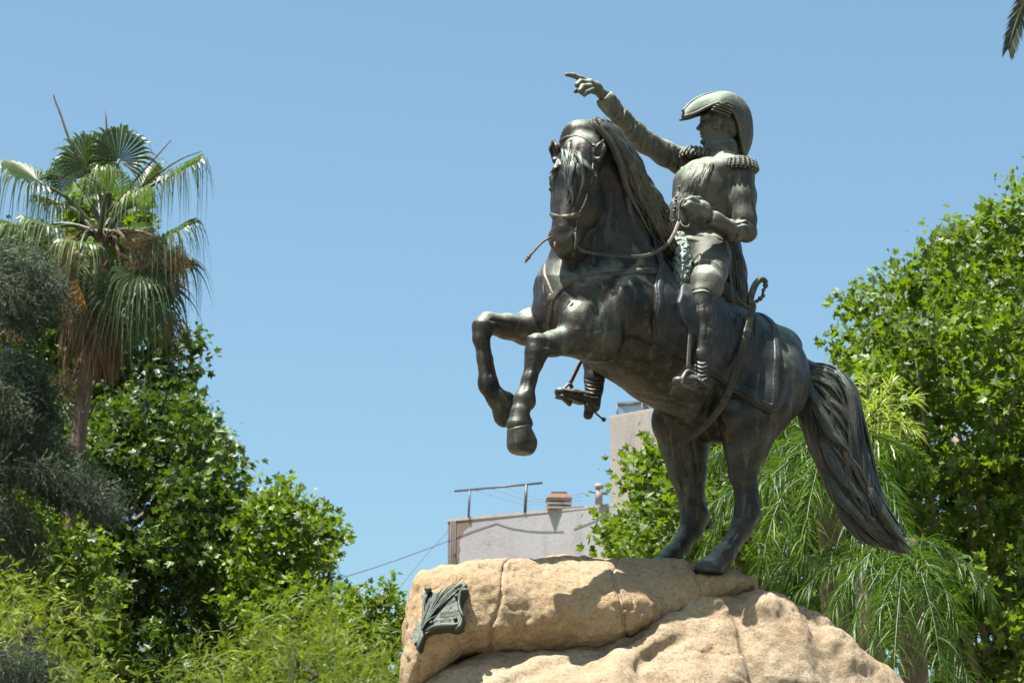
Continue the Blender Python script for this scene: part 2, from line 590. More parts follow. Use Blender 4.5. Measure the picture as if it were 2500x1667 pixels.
# near hind leg
hch([(1865, 935, 0.22, 96), (1850, 990, 0.24, 84), (1826, 1050, 0.25, 62), (1820, 1100, 0.25, 46), (1814, 1155, 0.25, 30), (1820, 1205, 0.25, 25)], 0.08)
he((1788, 1025, 0.27), (34, 32, 42), 0.06)                               # stifle
he((1838, 1080, 0.27), (32, 30, 60), 0.06)
hch([(1838, 1150, 0.24, 11), (1842, 1215, 0.24, 10), (1847, 1262, 0.24, 14)], 0.03)     # hamstring to the point of the hock
hch([(1820, 1205, 0.25, 24), (1824, 1250, 0.25, 30), (1812, 1288, 0.25, 26)], 0.04)
hch([(1812, 1288, 0.25, 25), (1786, 1325, 0.25, 21), (1768, 1350, 0.25, 23)], 0.03)
hch([(1826, 1290, 0.25, 13), (1800, 1330, 0.25, 10), (1780, 1362, 0.25, 14)], 0.02)
he((1764, 1356, 0.25), (25, 23, 24), 0.04)
hch([(1762, 1360, 0.25, 24), (1748, 1376, 0.25, 27)], 0.03)
# far hind leg
hch([(1740, 950, -0.20, 95), (1700, 1010, -0.25, 74), (1668, 1045, -0.26, 64), (1672, 1095, -0.26, 54), (1678, 1150, -0.26, 42), (1688, 1205, -0.26, 34)], 0.08)
he((1626, 1028, -0.27), (36, 32, 46), 0.06)
he((1700, 1090, -0.24), (26, 26, 55), 0.05)
hch([(1704, 1140, -0.26, 11), (1712, 1215, -0.26, 10), (1718, 1268, -0.26, 14)], 0.03)
hch([(1686, 1205, -0.26, 28), (1696, 1258, -0.26, 33), (1688, 1295, -0.26, 28)], 0.04)
hch([(1688, 1293, -0.26, 27), (1662, 1330, -0.26, 24), (1642, 1352, -0.26, 24)], 0.03)
hch([(1642, 1352, -0.26, 24), (1622, 1372, -0.26, 26)], 0.03)
he((1847, 1264, 0.25), (12, 12, 15), 0.025); he((1726, 1278, -0.26), (13, 13, 15), 0.025)
# sheath and groin
he((1742, 1058, 0.0), (46, 26, 24), 0.06, tiltax(10))
he((1715, 1010, 0.02), (70, 40, 42), 0.08, tiltax(8))
hch([(1690, 1000, 0.12, 20), (1684, 1025, 0.10, 12)], 0.06)
# dock of the tail
hch([(1925, 888, 0, 40), (1975, 915, 0, 30), (2010, 945, 0, 34)], 0.06)

# ---- modelling of the surface: planes, tendons, veins, folds
def crs(pts, w, d, n=14):
    P = curve([hf.hit(x, y) for x, y in pts], n)
    hf.crease(P, w, d * 1.35)
crs([(1548, 640), (1500, 700), (1455, 760), (1440, 820)], 0.045, 0.016)       # front of the shoulder
crs([(1585, 850), (1540, 830), (1500, 872), (1484, 880)], 0.030, 0.022)       # behind the elbow
crs([(1500, 805), (1455, 818), (1412, 806)], 0.022, -0.012)
crs([(1520, 700), (1505, 760), (1512, 810)], 0.05, -0.016)
crs([(1395, 858), (1440, 862), (1480, 872)], 0.016, 0.014)
crs([(1342, 838), (1380, 838), (1425, 846)], 0.012, 0.009)
crs([(1330, 852), (1380, 856), (1425, 866)], 0.010, -0.008)
crs([(1296, 880), (1288, 920), (1282, 950)], 0.009, 0.006)
crs([(1200, 782), (1250, 790), (1290, 800)], 0.010, 0.010)
crs([(1210, 800), (1250, 812), (1290, 822)], 0.010, -0.009)
crs([(1184, 835), (1190, 880), (1196, 915)], 0.008, 0.007)
crs([(1418, 905), (1500, 945), (1590, 985)], 0.018, 0.010)
crs([(1560, 890), (1620, 925), (1680, 950)], 0.05, 0.010)
crs([(1760, 950), (1745, 1000), (1760, 1040)], 0.04, 0.030)                   # flank fold
crs([(1795, 1035), (1805, 1100), (1812, 1160)], 0.018, 0.014)
crs([(1830, 1040), (1835, 1100), (1828, 1160)], 0.016, 0.012)
crs([(1870, 1000), (1850, 1060), (1842, 1120)], 0.022, 0.016)
crs([(1920, 850), (1935, 920), (1910, 1000)], 0.03, 0.012)
crs([(1880, 1000), (1905, 960), (1915, 900)], 0.03, -0.010)
crs([(1660, 1040), (1668, 1110), (1685, 1170)], 0.018, 0.014)
crs([(1640, 1070), (1650, 1130), (1662, 1190)], 0.012, -0.009)
crs([(1690, 1080), (1700, 1140), (1708, 1200)], 0.012, 0.010)
crs([(1834, 1200), (1838, 1240), (1836, 1262)], 0.010, 0.012)
crs([(1708, 1205), (1712, 1245), (1712, 1270)], 0.010, 0.012)
crs([(1800, 1300), (1778, 1332)], 0.008, 0.007)
for i, (x, y) in enumerate([(1400, 660), (1385, 700), (1420, 640)]):
    crs([(x, y), (x + 18, y + 30)], 0.025, 0.008)
crs([(1440, 560), (1425, 620), (1400, 660)], 0.03, 0.022)                     # jugular groove
crs([(1470, 520), (1462, 590), (1450, 640)], 0.03, -0.012)
for t in range(9):                                                             # ribs and belly wrinkles
    x = 1540 + t * 16
    crs([(x, 955 + t * 3), (x + 26, 972 + t * 2)], 0.010, 0.006, 6)

# ---- head, in its own axes
HO = H(1407, 346, 0.30)
hF = np.array((-0.34, -0.94, 0.0)); hF /= np.linalg.norm(hF)
hD = np.array((-0.15, -0.12, -1.0)); hD = hD - hF * (hD @ hF) * 0.0; hD /= np.linalg.norm(hD)
hLt = np.cross(hF, -hD); hLt = -hLt if hLt[0] < 0 else hLt; hLt /= np.linalg.norm(hLt)
hFf = np.cross(hD, hLt); hFf = hFf if hFf[1] < 0 else -hFf
def P3(d, l, f): return HO + (hD * d * 1.11 + hLt * l + hFf * f) * U
def ph(d, l, f, r): return (P3(d, l, f), r * U)
AXH = (hD, hLt, hFf)
kf = hf
def ke(d, l, f, r, k=0.03, op='u'):
    kf.ell(P3(d, l, f), tuple(x * U for x in r) if not np.isscalar(r) else r * U, AXH, k, op)
def kc(a, b, k=0.03, op='u', flat=None):
    kf.cone(P3(*a[:3]), P3(*b[:3]), a[3] * U, b[3] * U, k, op, flat)
ke(20, 4, -42, (62, 52, 50), 0.05)
ke(75, 0, -36, (62, 58, 46), 0.05)
ke(55, 0, -14, (44, 38, 22), 0.04)
for s in (1, -1):
    ke(86, 46 * s, -22, (20, 14, 18), 0.03)              # brow
    ke(94, 51 * s, -18, (9, 7, 9), 0.008)                # eyeball
    ke(80, 48 * s, -14, (5, 14, 7), 0.012)               # upper lid
    ke(106, 48 * s, -18, (4, 12, 6), 0.012)
    ke(122, 34 * s, -68, (62, 27, 54), 0.04)             # cheek
    kc((112, 47 * s, -40, 7), (165, 31 * s, -30, 5), 0.025)    # facial crest
    kc((70, 44 * s, -4, 9), (60, 30 * s, 4, 8), 0.03)
    ke(226, 25 * s, -16, (19, 13, 16), 0.03)            # nostril
    ke(230, 31 * s, -4, (9, 5, 7), 0.012, 's')
    kc((200, 25 * s, -32, 10), (226, 28 * s, -22, 8), 0.03)
    kc((242, 8 * s, -62, 5), (240, 30 * s, -48, 4), 0.012, 's')
kc((90, 0, -34, 47), (205, 0, -26, 35), 0.05)
kc((95, 0, -14, 26), (205, 0, -8, 18), 0.04)
kc((120, 0, -70, 44), (222, 0, -46, 28), 0.05)
ke(228, 0, -30, (36, 34, 32), 0.04)
ke(248, 0, -52, (14, 24, 20), 0.03)
kc((200, 0, -66, 9), (150, 0, -100, 11), 0.04, 's')
kc((243, -30, -50, 3.5), (243, 30, -50, 3.5), 0.012, 's')
for s, tl in ((1, 66), (-1, 62)):                        # ears, laid back and outwards
    b = P3(34, 50 * s, -20); t = P3(-8, tl * s, -6)
    kf.cone(b, b + (t - b) * 0.55, 13 * U, 15 * U, 0.015, 'u', (hFf, 0.75))
    kf.cone(b + (t - b) * 0.55, t, 15 * U, 2.5 * U, 0.008, 'u', (hFf, 0.75))
    n = hFf * 0.9 + hLt * 0.3 * s
    kf.cone(b + n * 11 * U + (t - b) * 0.15, b + (t - b) * 0.75 + n * 9 * U, 8 * U, 5 * U, 0.008, 's')
def krs(pts, w, d, n=12):
    kf.crease(curve([P3(*p) for p in pts], n), w, d)
for s in (1, -1):
    krs([(92, 38 * s, -4), (110, 46 * s, -10), (120, 40 * s, -2)], 0.012, 0.008)
    krs([(100, 34 * s, 2), (126, 33 * s, 0), (150, 26 * s, 2)], 0.012, -0.006)
    krs([(130, 52 * s, -60), (160, 44 * s, -55), (190, 30 * s, -45)], 0.010, -0.006)
    krs([(150, 22 * s, 4), (180, 18 * s, 8), (205, 19 * s, 5)], 0.012, 0.006)
    krs([(214, 28 * s, -18), (225, 20 * s, -6), (240, 19 * s, -8)], 0.009, 0.006)
krs([(0, -16, -4), (12, -14, 0), (28, -13, 6)], 0.014, 0.010)
krs([(0, 12, -4), (12, 12, 0), (28, 11, 6)], 0.014, 0.010)
# hooves get their own material patch by being separate parts
def hoof(a, b, ra, rb, sole_n, off, rim_w):
    F = Field(np.minimum(a, b) - rb - 0.05, np.maximum(a, b) + rb + 0.05, 0.006)
    F.cone(a, b, ra, rb, 0.01)
    s, X, Y, Z = F.sl(F.lo, F.lo + (F.n - 1) * F.vox)
    n = np.asarray(sole_n, float); n = n / np.linalg.norm(n)
    pl = (X - b[0]) * n[0] + (Y - b[1]) * n[1] + (Z - b[2]) * n[2] - off
    F.D = smax(F.D, pl.astype(np.float32), 0.02)
    ax_ = (b - a) / np.linalg.norm(b - a)
    tp = -((X - a[0]) * ax_[0] + (Y - a[1]) * ax_[1] + (Z - a[2]) * ax_[2]) - 0.012
    F.D = smax(F.D, tp.astype(np.float32), 0.012)
    F.ripple(0.002, 0.03, 8)
    return F.mesh("hoof", M_BRONZE, HORSE)

hf.ripple(0.005, 0.17, 1)
hf.ripple(0.0022, 0.06, 2)
HORSE = hf.mesh("horse", M_BRONZE, STATUE)
HORSE["label"] = "rearing bronze horse with its head tucked and turned to the viewer"
hoof(H(1267, 1046, 0.24), H(1274, 1080, 0.24), 28.5 * U, 36 * U, H(1262, 1112, .24) - H(1268, 1050, .24), 27 * U, 0)
hoof(H(1226, 988, -0.24), H(1234, 1014, -0.24), 27 * U, 29 * U, H(1262, 1040, -.24) - H(1215, 985, -.24), 22 * U, 0)
hoof(H(1744, 1374, 0.25), H(1732, 1392, 0.25), 27 * U, 36 * U, np.array((0, 0, -1.0)), 10 * U, 0)
hoof(H(1624, 1370, -0.26), H(1614, 1388, -0.26), 25 * U, 34 * U, np.array((0, 0, -1.0)), 8 * U, 0)
# ---------------------------------------------------------------- cloth, straps: shells lying on the horse's skin
def sz(p):
    return np.array(((p - SROOT) @ HF, p[2]))

def shell_part(name, mat, thick, region, k=0.02, vox=None, parent=None, rip=0.0, src=None):
    """the skin of the horse swollen by `thick`, kept only inside region(X, Y, Z) < 0"""
    F = src or hf
    lo, hi, fn = region
    s, X, Y, Z = F.sl(lo, hi)
    D = F.D[s] - thick
    if rip:
        q = (X - SROOT[0]) * HF[0] + (Y - SROOT[1]) * HF[1]
        D = D - rip * noise3(q, q * 0, Z * 0.22, 0.055, 3) - rip * noise3(q, q * 0, Z * 0.3, 0.14, 9)
    R = fn(X, Y, Z).astype(np.float32)
    D = smax(D, R, k).astype(np.float32)
    D = np.maximum(D, -(F.D[s] + 0.02))          # hollow: nothing deep inside the horse
    G = Field.__new__(Field); G.vox = F.vox; G.lo = F.lo + np.array([q.start for q in s]) * F.vox
    G.D = D
    return G.mesh(name, mat, parent)

def band(pts_px, hw, F=None, pts3=None, n=30):
    F = F or hf
    P = curve([F.hit(x, y) for x, y in pts_px], n) if pts3 is None else curve(pts3, n)
    lo = P.min(0) - hw - 0.06; hi = P.max(0) + hw + 0.06
    return lo, hi, (lambda X, Y, Z: np.sqrt(polydist2(P, X, Y, Z)) - hw)

cloth_px = [(1604, 646), (1594, 700), (1588, 785), (1592, 832), (1618, 854), (1648, 870), (1682, 888), (1716, 908), (1752, 934), (1792, 965), (1840, 995), (1878, 1014), (1892, 1004), (1898, 950), (1902, 880), (1892, 800)]
cp = [sz(hf.hit(*p)) for p in cloth_px]
cp = np.array(cp)
cp = np.vstack([cp, [cp[-1][0] + 0.02, cp[-1][1] + 0.25], [cp[-1][0] + 0.25, cp[-1][1] + 1.2], [cp[0][0], cp[0][1] + 0.8]])
c_lo = np.array((0.6, 21.2, 6.6)); c_hi = np.array((2.3, 23.6, 8.9))
def in_poly(P):
    def fn(X, Y, Z):
        q = (X - SROOT[0]) * HF[0] + (Y - SROOT[1]) * HF[1]
        q, Z = np.broadcast_arrays(q, Z)
        # coarse lookup table of the polygon distance, to stay quick
        gs = np.arange(P[:, 0].min() - .4, P[:, 0].max() + .4, 0.012); gz = np.arange(P[:, 1].min() - .4, P[:, 1].max() + .4, 0.012)
        T = poly2d(P, gs[:, None], gz[None, :])
        a = np.clip((q - gs[0]) / 0.012, 0, len(gs) - 1.001); b = np.clip((Z - gz[0]) / 0.012, 0, len(gz) - 1.001)
        i = a.astype(int); j = b.astype(int); fa = a - i; fb = b - j
        return T[i, j] * (1 - fa) * (1 - fb) + T[i + 1, j] * fa * (1 - fb) + T[i, j + 1] * (1 - fa) * fb + T[i + 1, j + 1] * fa * fb
    return fn
fcl = in_poly(cp)
CLOTH = shell_part("saddle_cloth", M_BRONZE_CLOTH, 0.030, (c_lo, c_hi, fcl), 0.015, parent=STATUE, rip=0.010)
shell_part("hem", M_BRONZE_CLOTH, 0.040, (c_lo, c_hi, lambda X, Y, Z: np.abs(fcl(X, Y, Z) + 0.040) - 0.024), 0.008, parent=CLOTH, rip=0.006)
flap_px = [(1652, 690), (1648, 740), (1656, 785), (1680, 820), (1712, 836), (1745, 820), (1764, 780), (1768, 720), (1770, 690)]
fp = np.array([sz(hf.hit(*p)) for p in flap_px]); fp = np.vstack([fp, [fp[-1][0], fp[-1][1] + 0.25], [fp[0][0], fp[0][1] + 0.25]])
# saddle
sf = Field(H(1720, 720, 0) - np.array((0.55, 0.7, 0.45)), H(1720, 720, 0) + np.array((0.6, 0.7, 0.45)), 0.010)
sf.ell(H(1728, 728, 0), (0.36, 0.27, 0.15), tiltax(22), 0.08)
sf.ell(H(1628, 668, 0), (0.10, 0.17, 0.13), tiltax(22), 0.08)
sf.ell(H(1800, 752, 0), (0.12, 0.20, 0.07), tiltax(30), 0.08)
sf.ripple(0.004, 0.08, 6)
SADDLE = sf.mesh("saddle", M_BRONZE_CLOTH, STATUE)
shell_part("saddle_flap", M_BRONZE_CLOTH, 0.050, (c_lo, c_hi, in_poly(fp)), 0.02, parent=SADDLE)

# breast collar
BC = shell_part("breast_collar", M_BRONZE_STRAP, 0.013, band([(1328, 652), (1334, 690), (1346, 722)], 0.030), 0.006, parent=STATUE)
shell_part("strap", M_BRONZE_STRAP, 0.013, band([(1348, 728), (1368, 706), (1395, 684), (1440, 672), (1520, 666), (1600, 662)], 0.030), 0.006, parent=BC)
shell_part("strap", M_BRONZE_STRAP, 0.011, band([(1347, 735), (1343, 765), (1338, 796)], 0.022), 0.006, parent=BC)
shell_part("strap", M_BRONZE_STRAP, 0.009, band([(1326, 654), (1326, 690), (1330, 745)], 0.008), 0.005, parent=BC)
pm = hf.hit(1347, 730)
mb = MB(); mb.ball(pm, (0.036, 0.020, 0.05), 16, 10); mb.build("medallion", M_BRONZE_STRAP, BC)
# girth and surcingle
shell_part("girth", M_BRONZE_STRAP, 0.010, band([(1700, 870), (1668, 905), (1640, 960)], 0.022), 0.006, parent=SADDLE)
shell_part("strap", M_BRONZE_STRAP, 0.010, band([(1728, 905), (1742, 922), (1768, 948)], 0.010), 0.006, parent=SADDLE)

# bridle
def hb(pts, hw, thick=0.008, name="strap"):
    P = [hf.hit(*p) if len(p) == 2 else P3(*p) for p in pts]
    return shell_part(name, M_BRONZE_STRAP, thick, band(None, hw, pts3=P), 0.004, parent=BRIDLE)
BRIDLE = shell_part("bridle", M_BRONZE_STRAP, 0.010, band([(1340, 524), (1352, 528), (1385, 530), (1412, 524)], 0.020), 0.004, parent=STATUE)
hb([(1367, 346), (1380, 337), (1405, 332), (1432, 340), (1453, 355)], 0.013, 0.008, "crownpiece")
hb([(1448, 400), (1444, 440), (1430, 490), (1412, 524)], 0.010, 0.008, "cheekpiece")
hb([(1412, 524), (1406, 560), (1404, 588)], 0.008, 0.008, "cheekpiece")
mb = MB()
q = hf.hit(1403, 586)
mb.tube(curve([q + np.array((0.004, -0.02, 0.05)), q + np.array((0.008, -0.03, 0.0)), q + np.array((0.0, -0.02, -0.08))], 8), 0.008, 8)
mb.build("bit_shank", M_BRONZE_STRAP, BRIDLE)
mb = MB(); q2 = hf.hit(1352, 596)
q2 = at(1356, 606, q[1] - 0.02)
mb.tube([q2 + (-0.005, 0, 0.05), q2 + (0, 0, -0.02)], [0.009, 0.012], 8); mb.build("bit_shank", M_BRONZE_RUST, BRIDLE)
# stiff end of the off rein sticking out to the left, with its knot
mb = MB()
Yr = at(1350, 580, q[1])[1]
mb.tube(curve([at(1346, 578, Yr), at(1326, 590, Yr - .02), at(1310, 606, Yr - .04), at(1296, 622, Yr - .05), at(1288, 633, Yr - .05)], 14), 0.0085, 8)
mb.build("rein_end", M_BRONZE_RUST, BRIDLE)
mb = MB()
for (x, y, r) in ((1295, 622, 3.6), (1291, 628, 5), (1286, 634, 4.6), (1283, 639, 3)):
    mb.ball(at(x, y, Yr - .05), r * U, 8, 6)
mb.build("knot", M_BRONZE_RUST, BRIDLE)

# ---------------------------------------------------------------- hair
def bundle(name, Lp, Rp, yl, n, rad, mat, parent, thick=0.10, wave=0.012, ns=26, end_taper=True, seed=1, spread=0.0, core=True, lens=(0.75, 1.0)):
    """strands running between two guide curves; yl(t) gives the world depth of the lock's middle"""
    rg = np.random.default_rng(seed)
    T = np.linspace(0, 1, ns)
    L = curve(Lp, ns); R = curve(Rp, ns)
    Y = np.array([yl(t) for t in T])
    mb = MB()
    tn = lambda t: thick * (0.35 + 0.65 * math.sin(math.pi * min(1, t * 0.9 + 0.12)))
    for i in range(n):
        u = (i + rg.random()) / n
        front = rg.random() < 0.72
        d = math.sqrt(max(0, 1 - (2 * u - 1) ** 2))
        dd = (-1 if front else 1) * d * (0.80 + 0.25 * rg.random())
        t0 = 0 if rg.random() < 0.6 else rg.random() * 0.45
        t1 = lens[0] + (lens[1] - lens[0]) * rg.random()
        if t1 - t0 < 0.35: t0 = 0
        ph = rg.random() * 6.28; f = 1.5 + 1.6 * rg.random(); A = wave * (0.5 + rg.random())
        du = (rg.random() - 0.5) * 0.22
        pts = []
        tt = np.linspace(t0, t1, ns)
        clump = math.sin(u * 31) * 0.03
        for t in tt:
            uu = min(1, max(0, u + du * (t - t0) + clump * t))
            a = t * (ns - 1); k = min(ns - 2, int(a)); fr = a - k
            lp = L[k] * (1 - fr) + L[k + 1] * fr; rp = R[k] * (1 - fr) + R[k + 1] * fr
            p = lp * (1 - uu) + rp * uu
            y = np.interp(t, T, Y) + dd * tn(t)
            w = at(p[0], p[1], y)
            w = w + np.array((A * math.sin(f * 6.28 * t + ph), 0.6 * A * math.cos(f * 5 * t + ph), 0))
            pts.append(w)
        r0 = rad * (0.55 + 0.8 * rg.random())
        rr = r0 * np.clip(np.minimum((np.linspace(0, 1, ns) + 0.02) * 6, (1.02 - np.linspace(0, 1, ns)) * 3.2), 0.12, 1)
        mb.tube(pts, rr, 6)
    o = mb.build(name, mat, parent)
    if core:
        cb = MB(); m = 12; V = []; F = []
        kk = [int(x) for x in np.linspace(0, ns - 1, 14)]
        for a, k in enumerate(kk):
            c = (L[k] + R[k]) / 2; sh = 0.93 * (1 - 0.35 * T[k] ** 4)
            for j in range(m):
                th = 2 * math.pi * j / m
                p = c + (R[k] - L[k]) / 2 * sh * math.cos(th)
                V.append(at(p[0], p[1], Y[k] + tn(T[k]) * 0.86 * math.sin(th)))
        for a in range(len(kk) - 1):
            for j in range(m):
                F.append((a * m + j, a * m + (j + 1) % m, (a + 1) * m + (j + 1) % m, (a + 1) * m + j))
        F.append(tuple(range(m))); F.append(tuple(range((len(kk) - 1) * m, len(kk) * m)))
        cb.add(V, F)
        me = cb
        me.build("hair_mass", mat, o)
    return o

def yh(px, w): return 22.0 + math.tan(TH) * (px - X0) * U - w / math.cos(TH)

tl_L = [(1938, 950), (1948, 1000), (1962, 1050), (1988, 1120), (2018, 1180), (2040, 1230), (2068, 1280), (2110, 1322), (2180, 1350)]
tl_R = [(1950, 884), (2032, 893), (2091, 943), (2108, 1030), (2126, 1120), (2150, 1195), (2178, 1250), (2208, 1300), (2236, 1352)]
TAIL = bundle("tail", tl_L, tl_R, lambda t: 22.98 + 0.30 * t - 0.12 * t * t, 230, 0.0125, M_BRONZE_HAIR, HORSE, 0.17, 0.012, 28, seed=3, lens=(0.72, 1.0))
def lock(px_pts, ys, n, w0, seed, rad=0.011, parent=None, mat=None):
    """a loose lock lying over the others"""
    rg = np.random.default_rng(seed); mb = MB()
    P = curve(px_pts, 18); Yc = np.interp(np.linspace(0, 1, 18), np.linspace(0, 1, len(ys)), ys)
    for i in range(n):
        u = (i + .5) / n - 0.5; pts = []
        for k in range(18):
            t = k / 17
            tang = P[min(k + 1, 17)] - P[max(k - 1, 0)]; tang = tang / (np.linalg.norm(tang) + 1e-9)
            nn = np.array((tang[1], -tang[0]))
            wd = w0 * (0.35 + 0.65 * math.sin(math.pi * min(1, 0.15 + 0.75 * t))) * (1 - t ** 3)
            p = P[k] + nn * u * 2 * wd + rg.normal(0, .4, 2)
            pts.append(at(p[0], p[1], Yc[k] - 0.02 * math.cos(u * 3.1) + rg.normal(0, .002)))
        rr = rad * (0.6 + .6 * rg.random()) * np.clip(np.minimum((np.linspace(0, 1, 18) + .015) * 5, (1.03 - np.linspace(0, 1, 18)) * 3), .1, 1)
        mb.tube(pts, rr, 6)
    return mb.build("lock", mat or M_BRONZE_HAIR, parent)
def loose_locks(Lp, Rp, yl, n, thick, parent, seed, rad=0.010, wpx=8):
    rg = np.random.default_rng(seed); ns = 40
    L = curve(Lp, ns); R = curve(Rp, ns)
    for _ in range(n):
        t0 = rg.random() * 0.62; t1 = min(0.99, t0 + 0.22 + 0.3 * rg.random()); u0 = 0.08 + 0.84 * rg.random()
        du = rg.normal() * 0.22; pts = []; ys = []
        for q in np.linspace(0, 1, 6):
            t = t0 + (t1 - t0) * q; u = min(0.97, max(0.03, u0 + du * q * q + 0.05 * math.sin(q * 5 + u0 * 9)))
            k = int(t * (ns - 1)); p = L[k] * (1 - u) + R[k] * u
            tn = thick * (0.35 + 0.65 * math.sin(math.pi * min(1, t * 0.9 + 0.12)))
            pts.append(tuple(p)); ys.append(yl(t) - tn * math.sqrt(max(0, 1 - (2 * u - 1) ** 2)) * 1.02 - 0.012 * math.sin(math.pi * q))
        lock(pts, ys, int(rg.integers(4, 8)), wpx * (0.6 + 0.7 * rg.random()), int(rg.integers(1, 9999)), rad * (0.8 + .4 * rg.random()), parent)

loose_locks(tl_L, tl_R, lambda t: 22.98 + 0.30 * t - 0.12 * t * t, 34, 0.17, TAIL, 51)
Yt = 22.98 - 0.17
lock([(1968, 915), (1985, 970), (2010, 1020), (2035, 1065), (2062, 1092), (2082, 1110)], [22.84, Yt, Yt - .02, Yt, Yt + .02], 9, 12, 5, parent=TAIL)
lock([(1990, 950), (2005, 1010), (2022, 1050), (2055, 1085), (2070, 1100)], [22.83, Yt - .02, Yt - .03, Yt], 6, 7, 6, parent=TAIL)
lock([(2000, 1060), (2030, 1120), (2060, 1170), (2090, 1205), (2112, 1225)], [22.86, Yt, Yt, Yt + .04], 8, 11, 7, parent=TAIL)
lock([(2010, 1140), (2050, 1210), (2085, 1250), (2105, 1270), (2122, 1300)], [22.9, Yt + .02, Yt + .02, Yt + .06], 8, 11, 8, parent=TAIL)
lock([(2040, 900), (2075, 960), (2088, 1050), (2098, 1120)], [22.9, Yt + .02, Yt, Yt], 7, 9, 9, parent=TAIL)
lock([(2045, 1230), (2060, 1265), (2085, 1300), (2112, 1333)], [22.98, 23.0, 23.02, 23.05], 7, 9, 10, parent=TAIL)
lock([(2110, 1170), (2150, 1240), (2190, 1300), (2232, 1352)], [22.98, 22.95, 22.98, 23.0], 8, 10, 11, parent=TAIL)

mn_L = [(1440, 300), (1474, 330), (1496, 385), (1512, 430), (1530, 480), (1552, 535), (1576, 580), (1606, 618), (1636, 668)]
mn_R = [(1462, 286), (1510, 322), (1552, 388), (1580, 440), (1606, 478), (1620, 512), (1634, 556), (1650, 600), (1668, 655)]
def ymane(t): return 21.60 + 0.58 * t
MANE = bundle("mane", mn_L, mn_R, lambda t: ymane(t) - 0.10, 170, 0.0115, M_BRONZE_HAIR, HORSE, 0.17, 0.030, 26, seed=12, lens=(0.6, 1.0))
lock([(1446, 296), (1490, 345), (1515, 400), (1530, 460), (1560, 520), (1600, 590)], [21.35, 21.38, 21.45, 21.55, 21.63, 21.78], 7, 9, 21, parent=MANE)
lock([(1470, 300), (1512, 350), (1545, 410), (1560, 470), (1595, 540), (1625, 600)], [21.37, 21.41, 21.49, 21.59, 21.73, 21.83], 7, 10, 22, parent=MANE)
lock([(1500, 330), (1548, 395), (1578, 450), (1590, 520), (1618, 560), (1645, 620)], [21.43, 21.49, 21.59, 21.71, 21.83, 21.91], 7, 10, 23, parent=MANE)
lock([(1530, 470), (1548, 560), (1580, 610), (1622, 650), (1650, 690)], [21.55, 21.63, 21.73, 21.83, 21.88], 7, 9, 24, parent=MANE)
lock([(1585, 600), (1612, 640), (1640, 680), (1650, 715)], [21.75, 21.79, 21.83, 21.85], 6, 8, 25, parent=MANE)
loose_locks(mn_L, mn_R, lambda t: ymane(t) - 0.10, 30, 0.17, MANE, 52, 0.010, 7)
# forelock
yf = lambda x, y: hf.hit(x, y)[1]
def flock(pts, n, w, seed, off=0.012):
    ys = [yf(*p) - off for p in pts]
    return lock(pts, ys, n, w, seed, 0.0075, parent=FORE)
FORE = bundle("forelock", [(1368, 362), (1372, 385), (1376, 420), (1384, 470), (1388, 498)], [(1412, 366), (1412, 390), (1408, 425), (1402, 470), (1396, 496)],
              lambda t: np.interp(t, [0, .3, .7, 1], [yf(1390, 366), yf(1390, 395), yf(1390, 440), yf(1390, 490)]) + 0.0, 44, 0.0075, M_BRONZE_HAIR, HORSE, 0.030, 0.006, 18, seed=31, core=False, lens=(0.7, 1.0))
flock([(1400, 366), (1418, 392), (1436, 408), (1452, 425)], 6, 7, 32)
flock([(1408, 368), (1420, 400), (1424, 440), (1416, 470)], 6, 6, 33)
flock([(1376, 366), (1366, 390), (1356, 410), (1340, 425)], 6, 6, 34)
flock([(1392, 370), (1398, 410), (1390, 450), (1398, 480), (1396, 502)], 6, 6, 35)
# ================================================================ rider
RV = 0.0060
rf = Field((0.22, 21.25, 7.15), (2.08, 23.05, 10.10), RV)
def rc(a, b, k=0.03, **kw):
    rf.cone(H(*a[:3]), H(*b[:3]), a[3] * U, b[3] * U, k, **kw)
def rch(pts, k=0.03, **kw):
    for a, b in zip(pts[:-1], pts[1:]): rc(a, b, k, **kw)
def re_(p, r, k=0.03, axes=None, **kw):
    r = tuple(x * U for x in r) if not np.isscalar(r) else r * U
    rf.ell(H(*p), r, axes, k, **kw)

# torso
re_((1712, 470, 0), (66, 84, 82), 0.06, AXB)
re_((1700, 545, 0), (66, 72, 62), 0.08, AXB)
re_((1690, 520, 0), (58, 60, 60), 0.06, AXB)
re_((1722, 430, 0), (48, 96, 42), 0.06, AXB)
re_((1742, 500, 0.05), (52, 70, 90), 0.06, AXB)
re_((1712, 456, 0.10), (50, 46, 38), 0.06, AXB)          # chest
re_((1690, 450, -0.14), (50, 42, 38), 0.05, AXB)
re_((1708, 618, 0), (72, 80, 60), 0.07, AXB)
rch([(1757, 400, 0.0, 46), (1755, 380, 0.0, 38)], 0.05)
rch([(1700, 408, -0.22, 34), (1757, 402, 0, 42), (1808, 424, 0.26, 33)], 0.05)
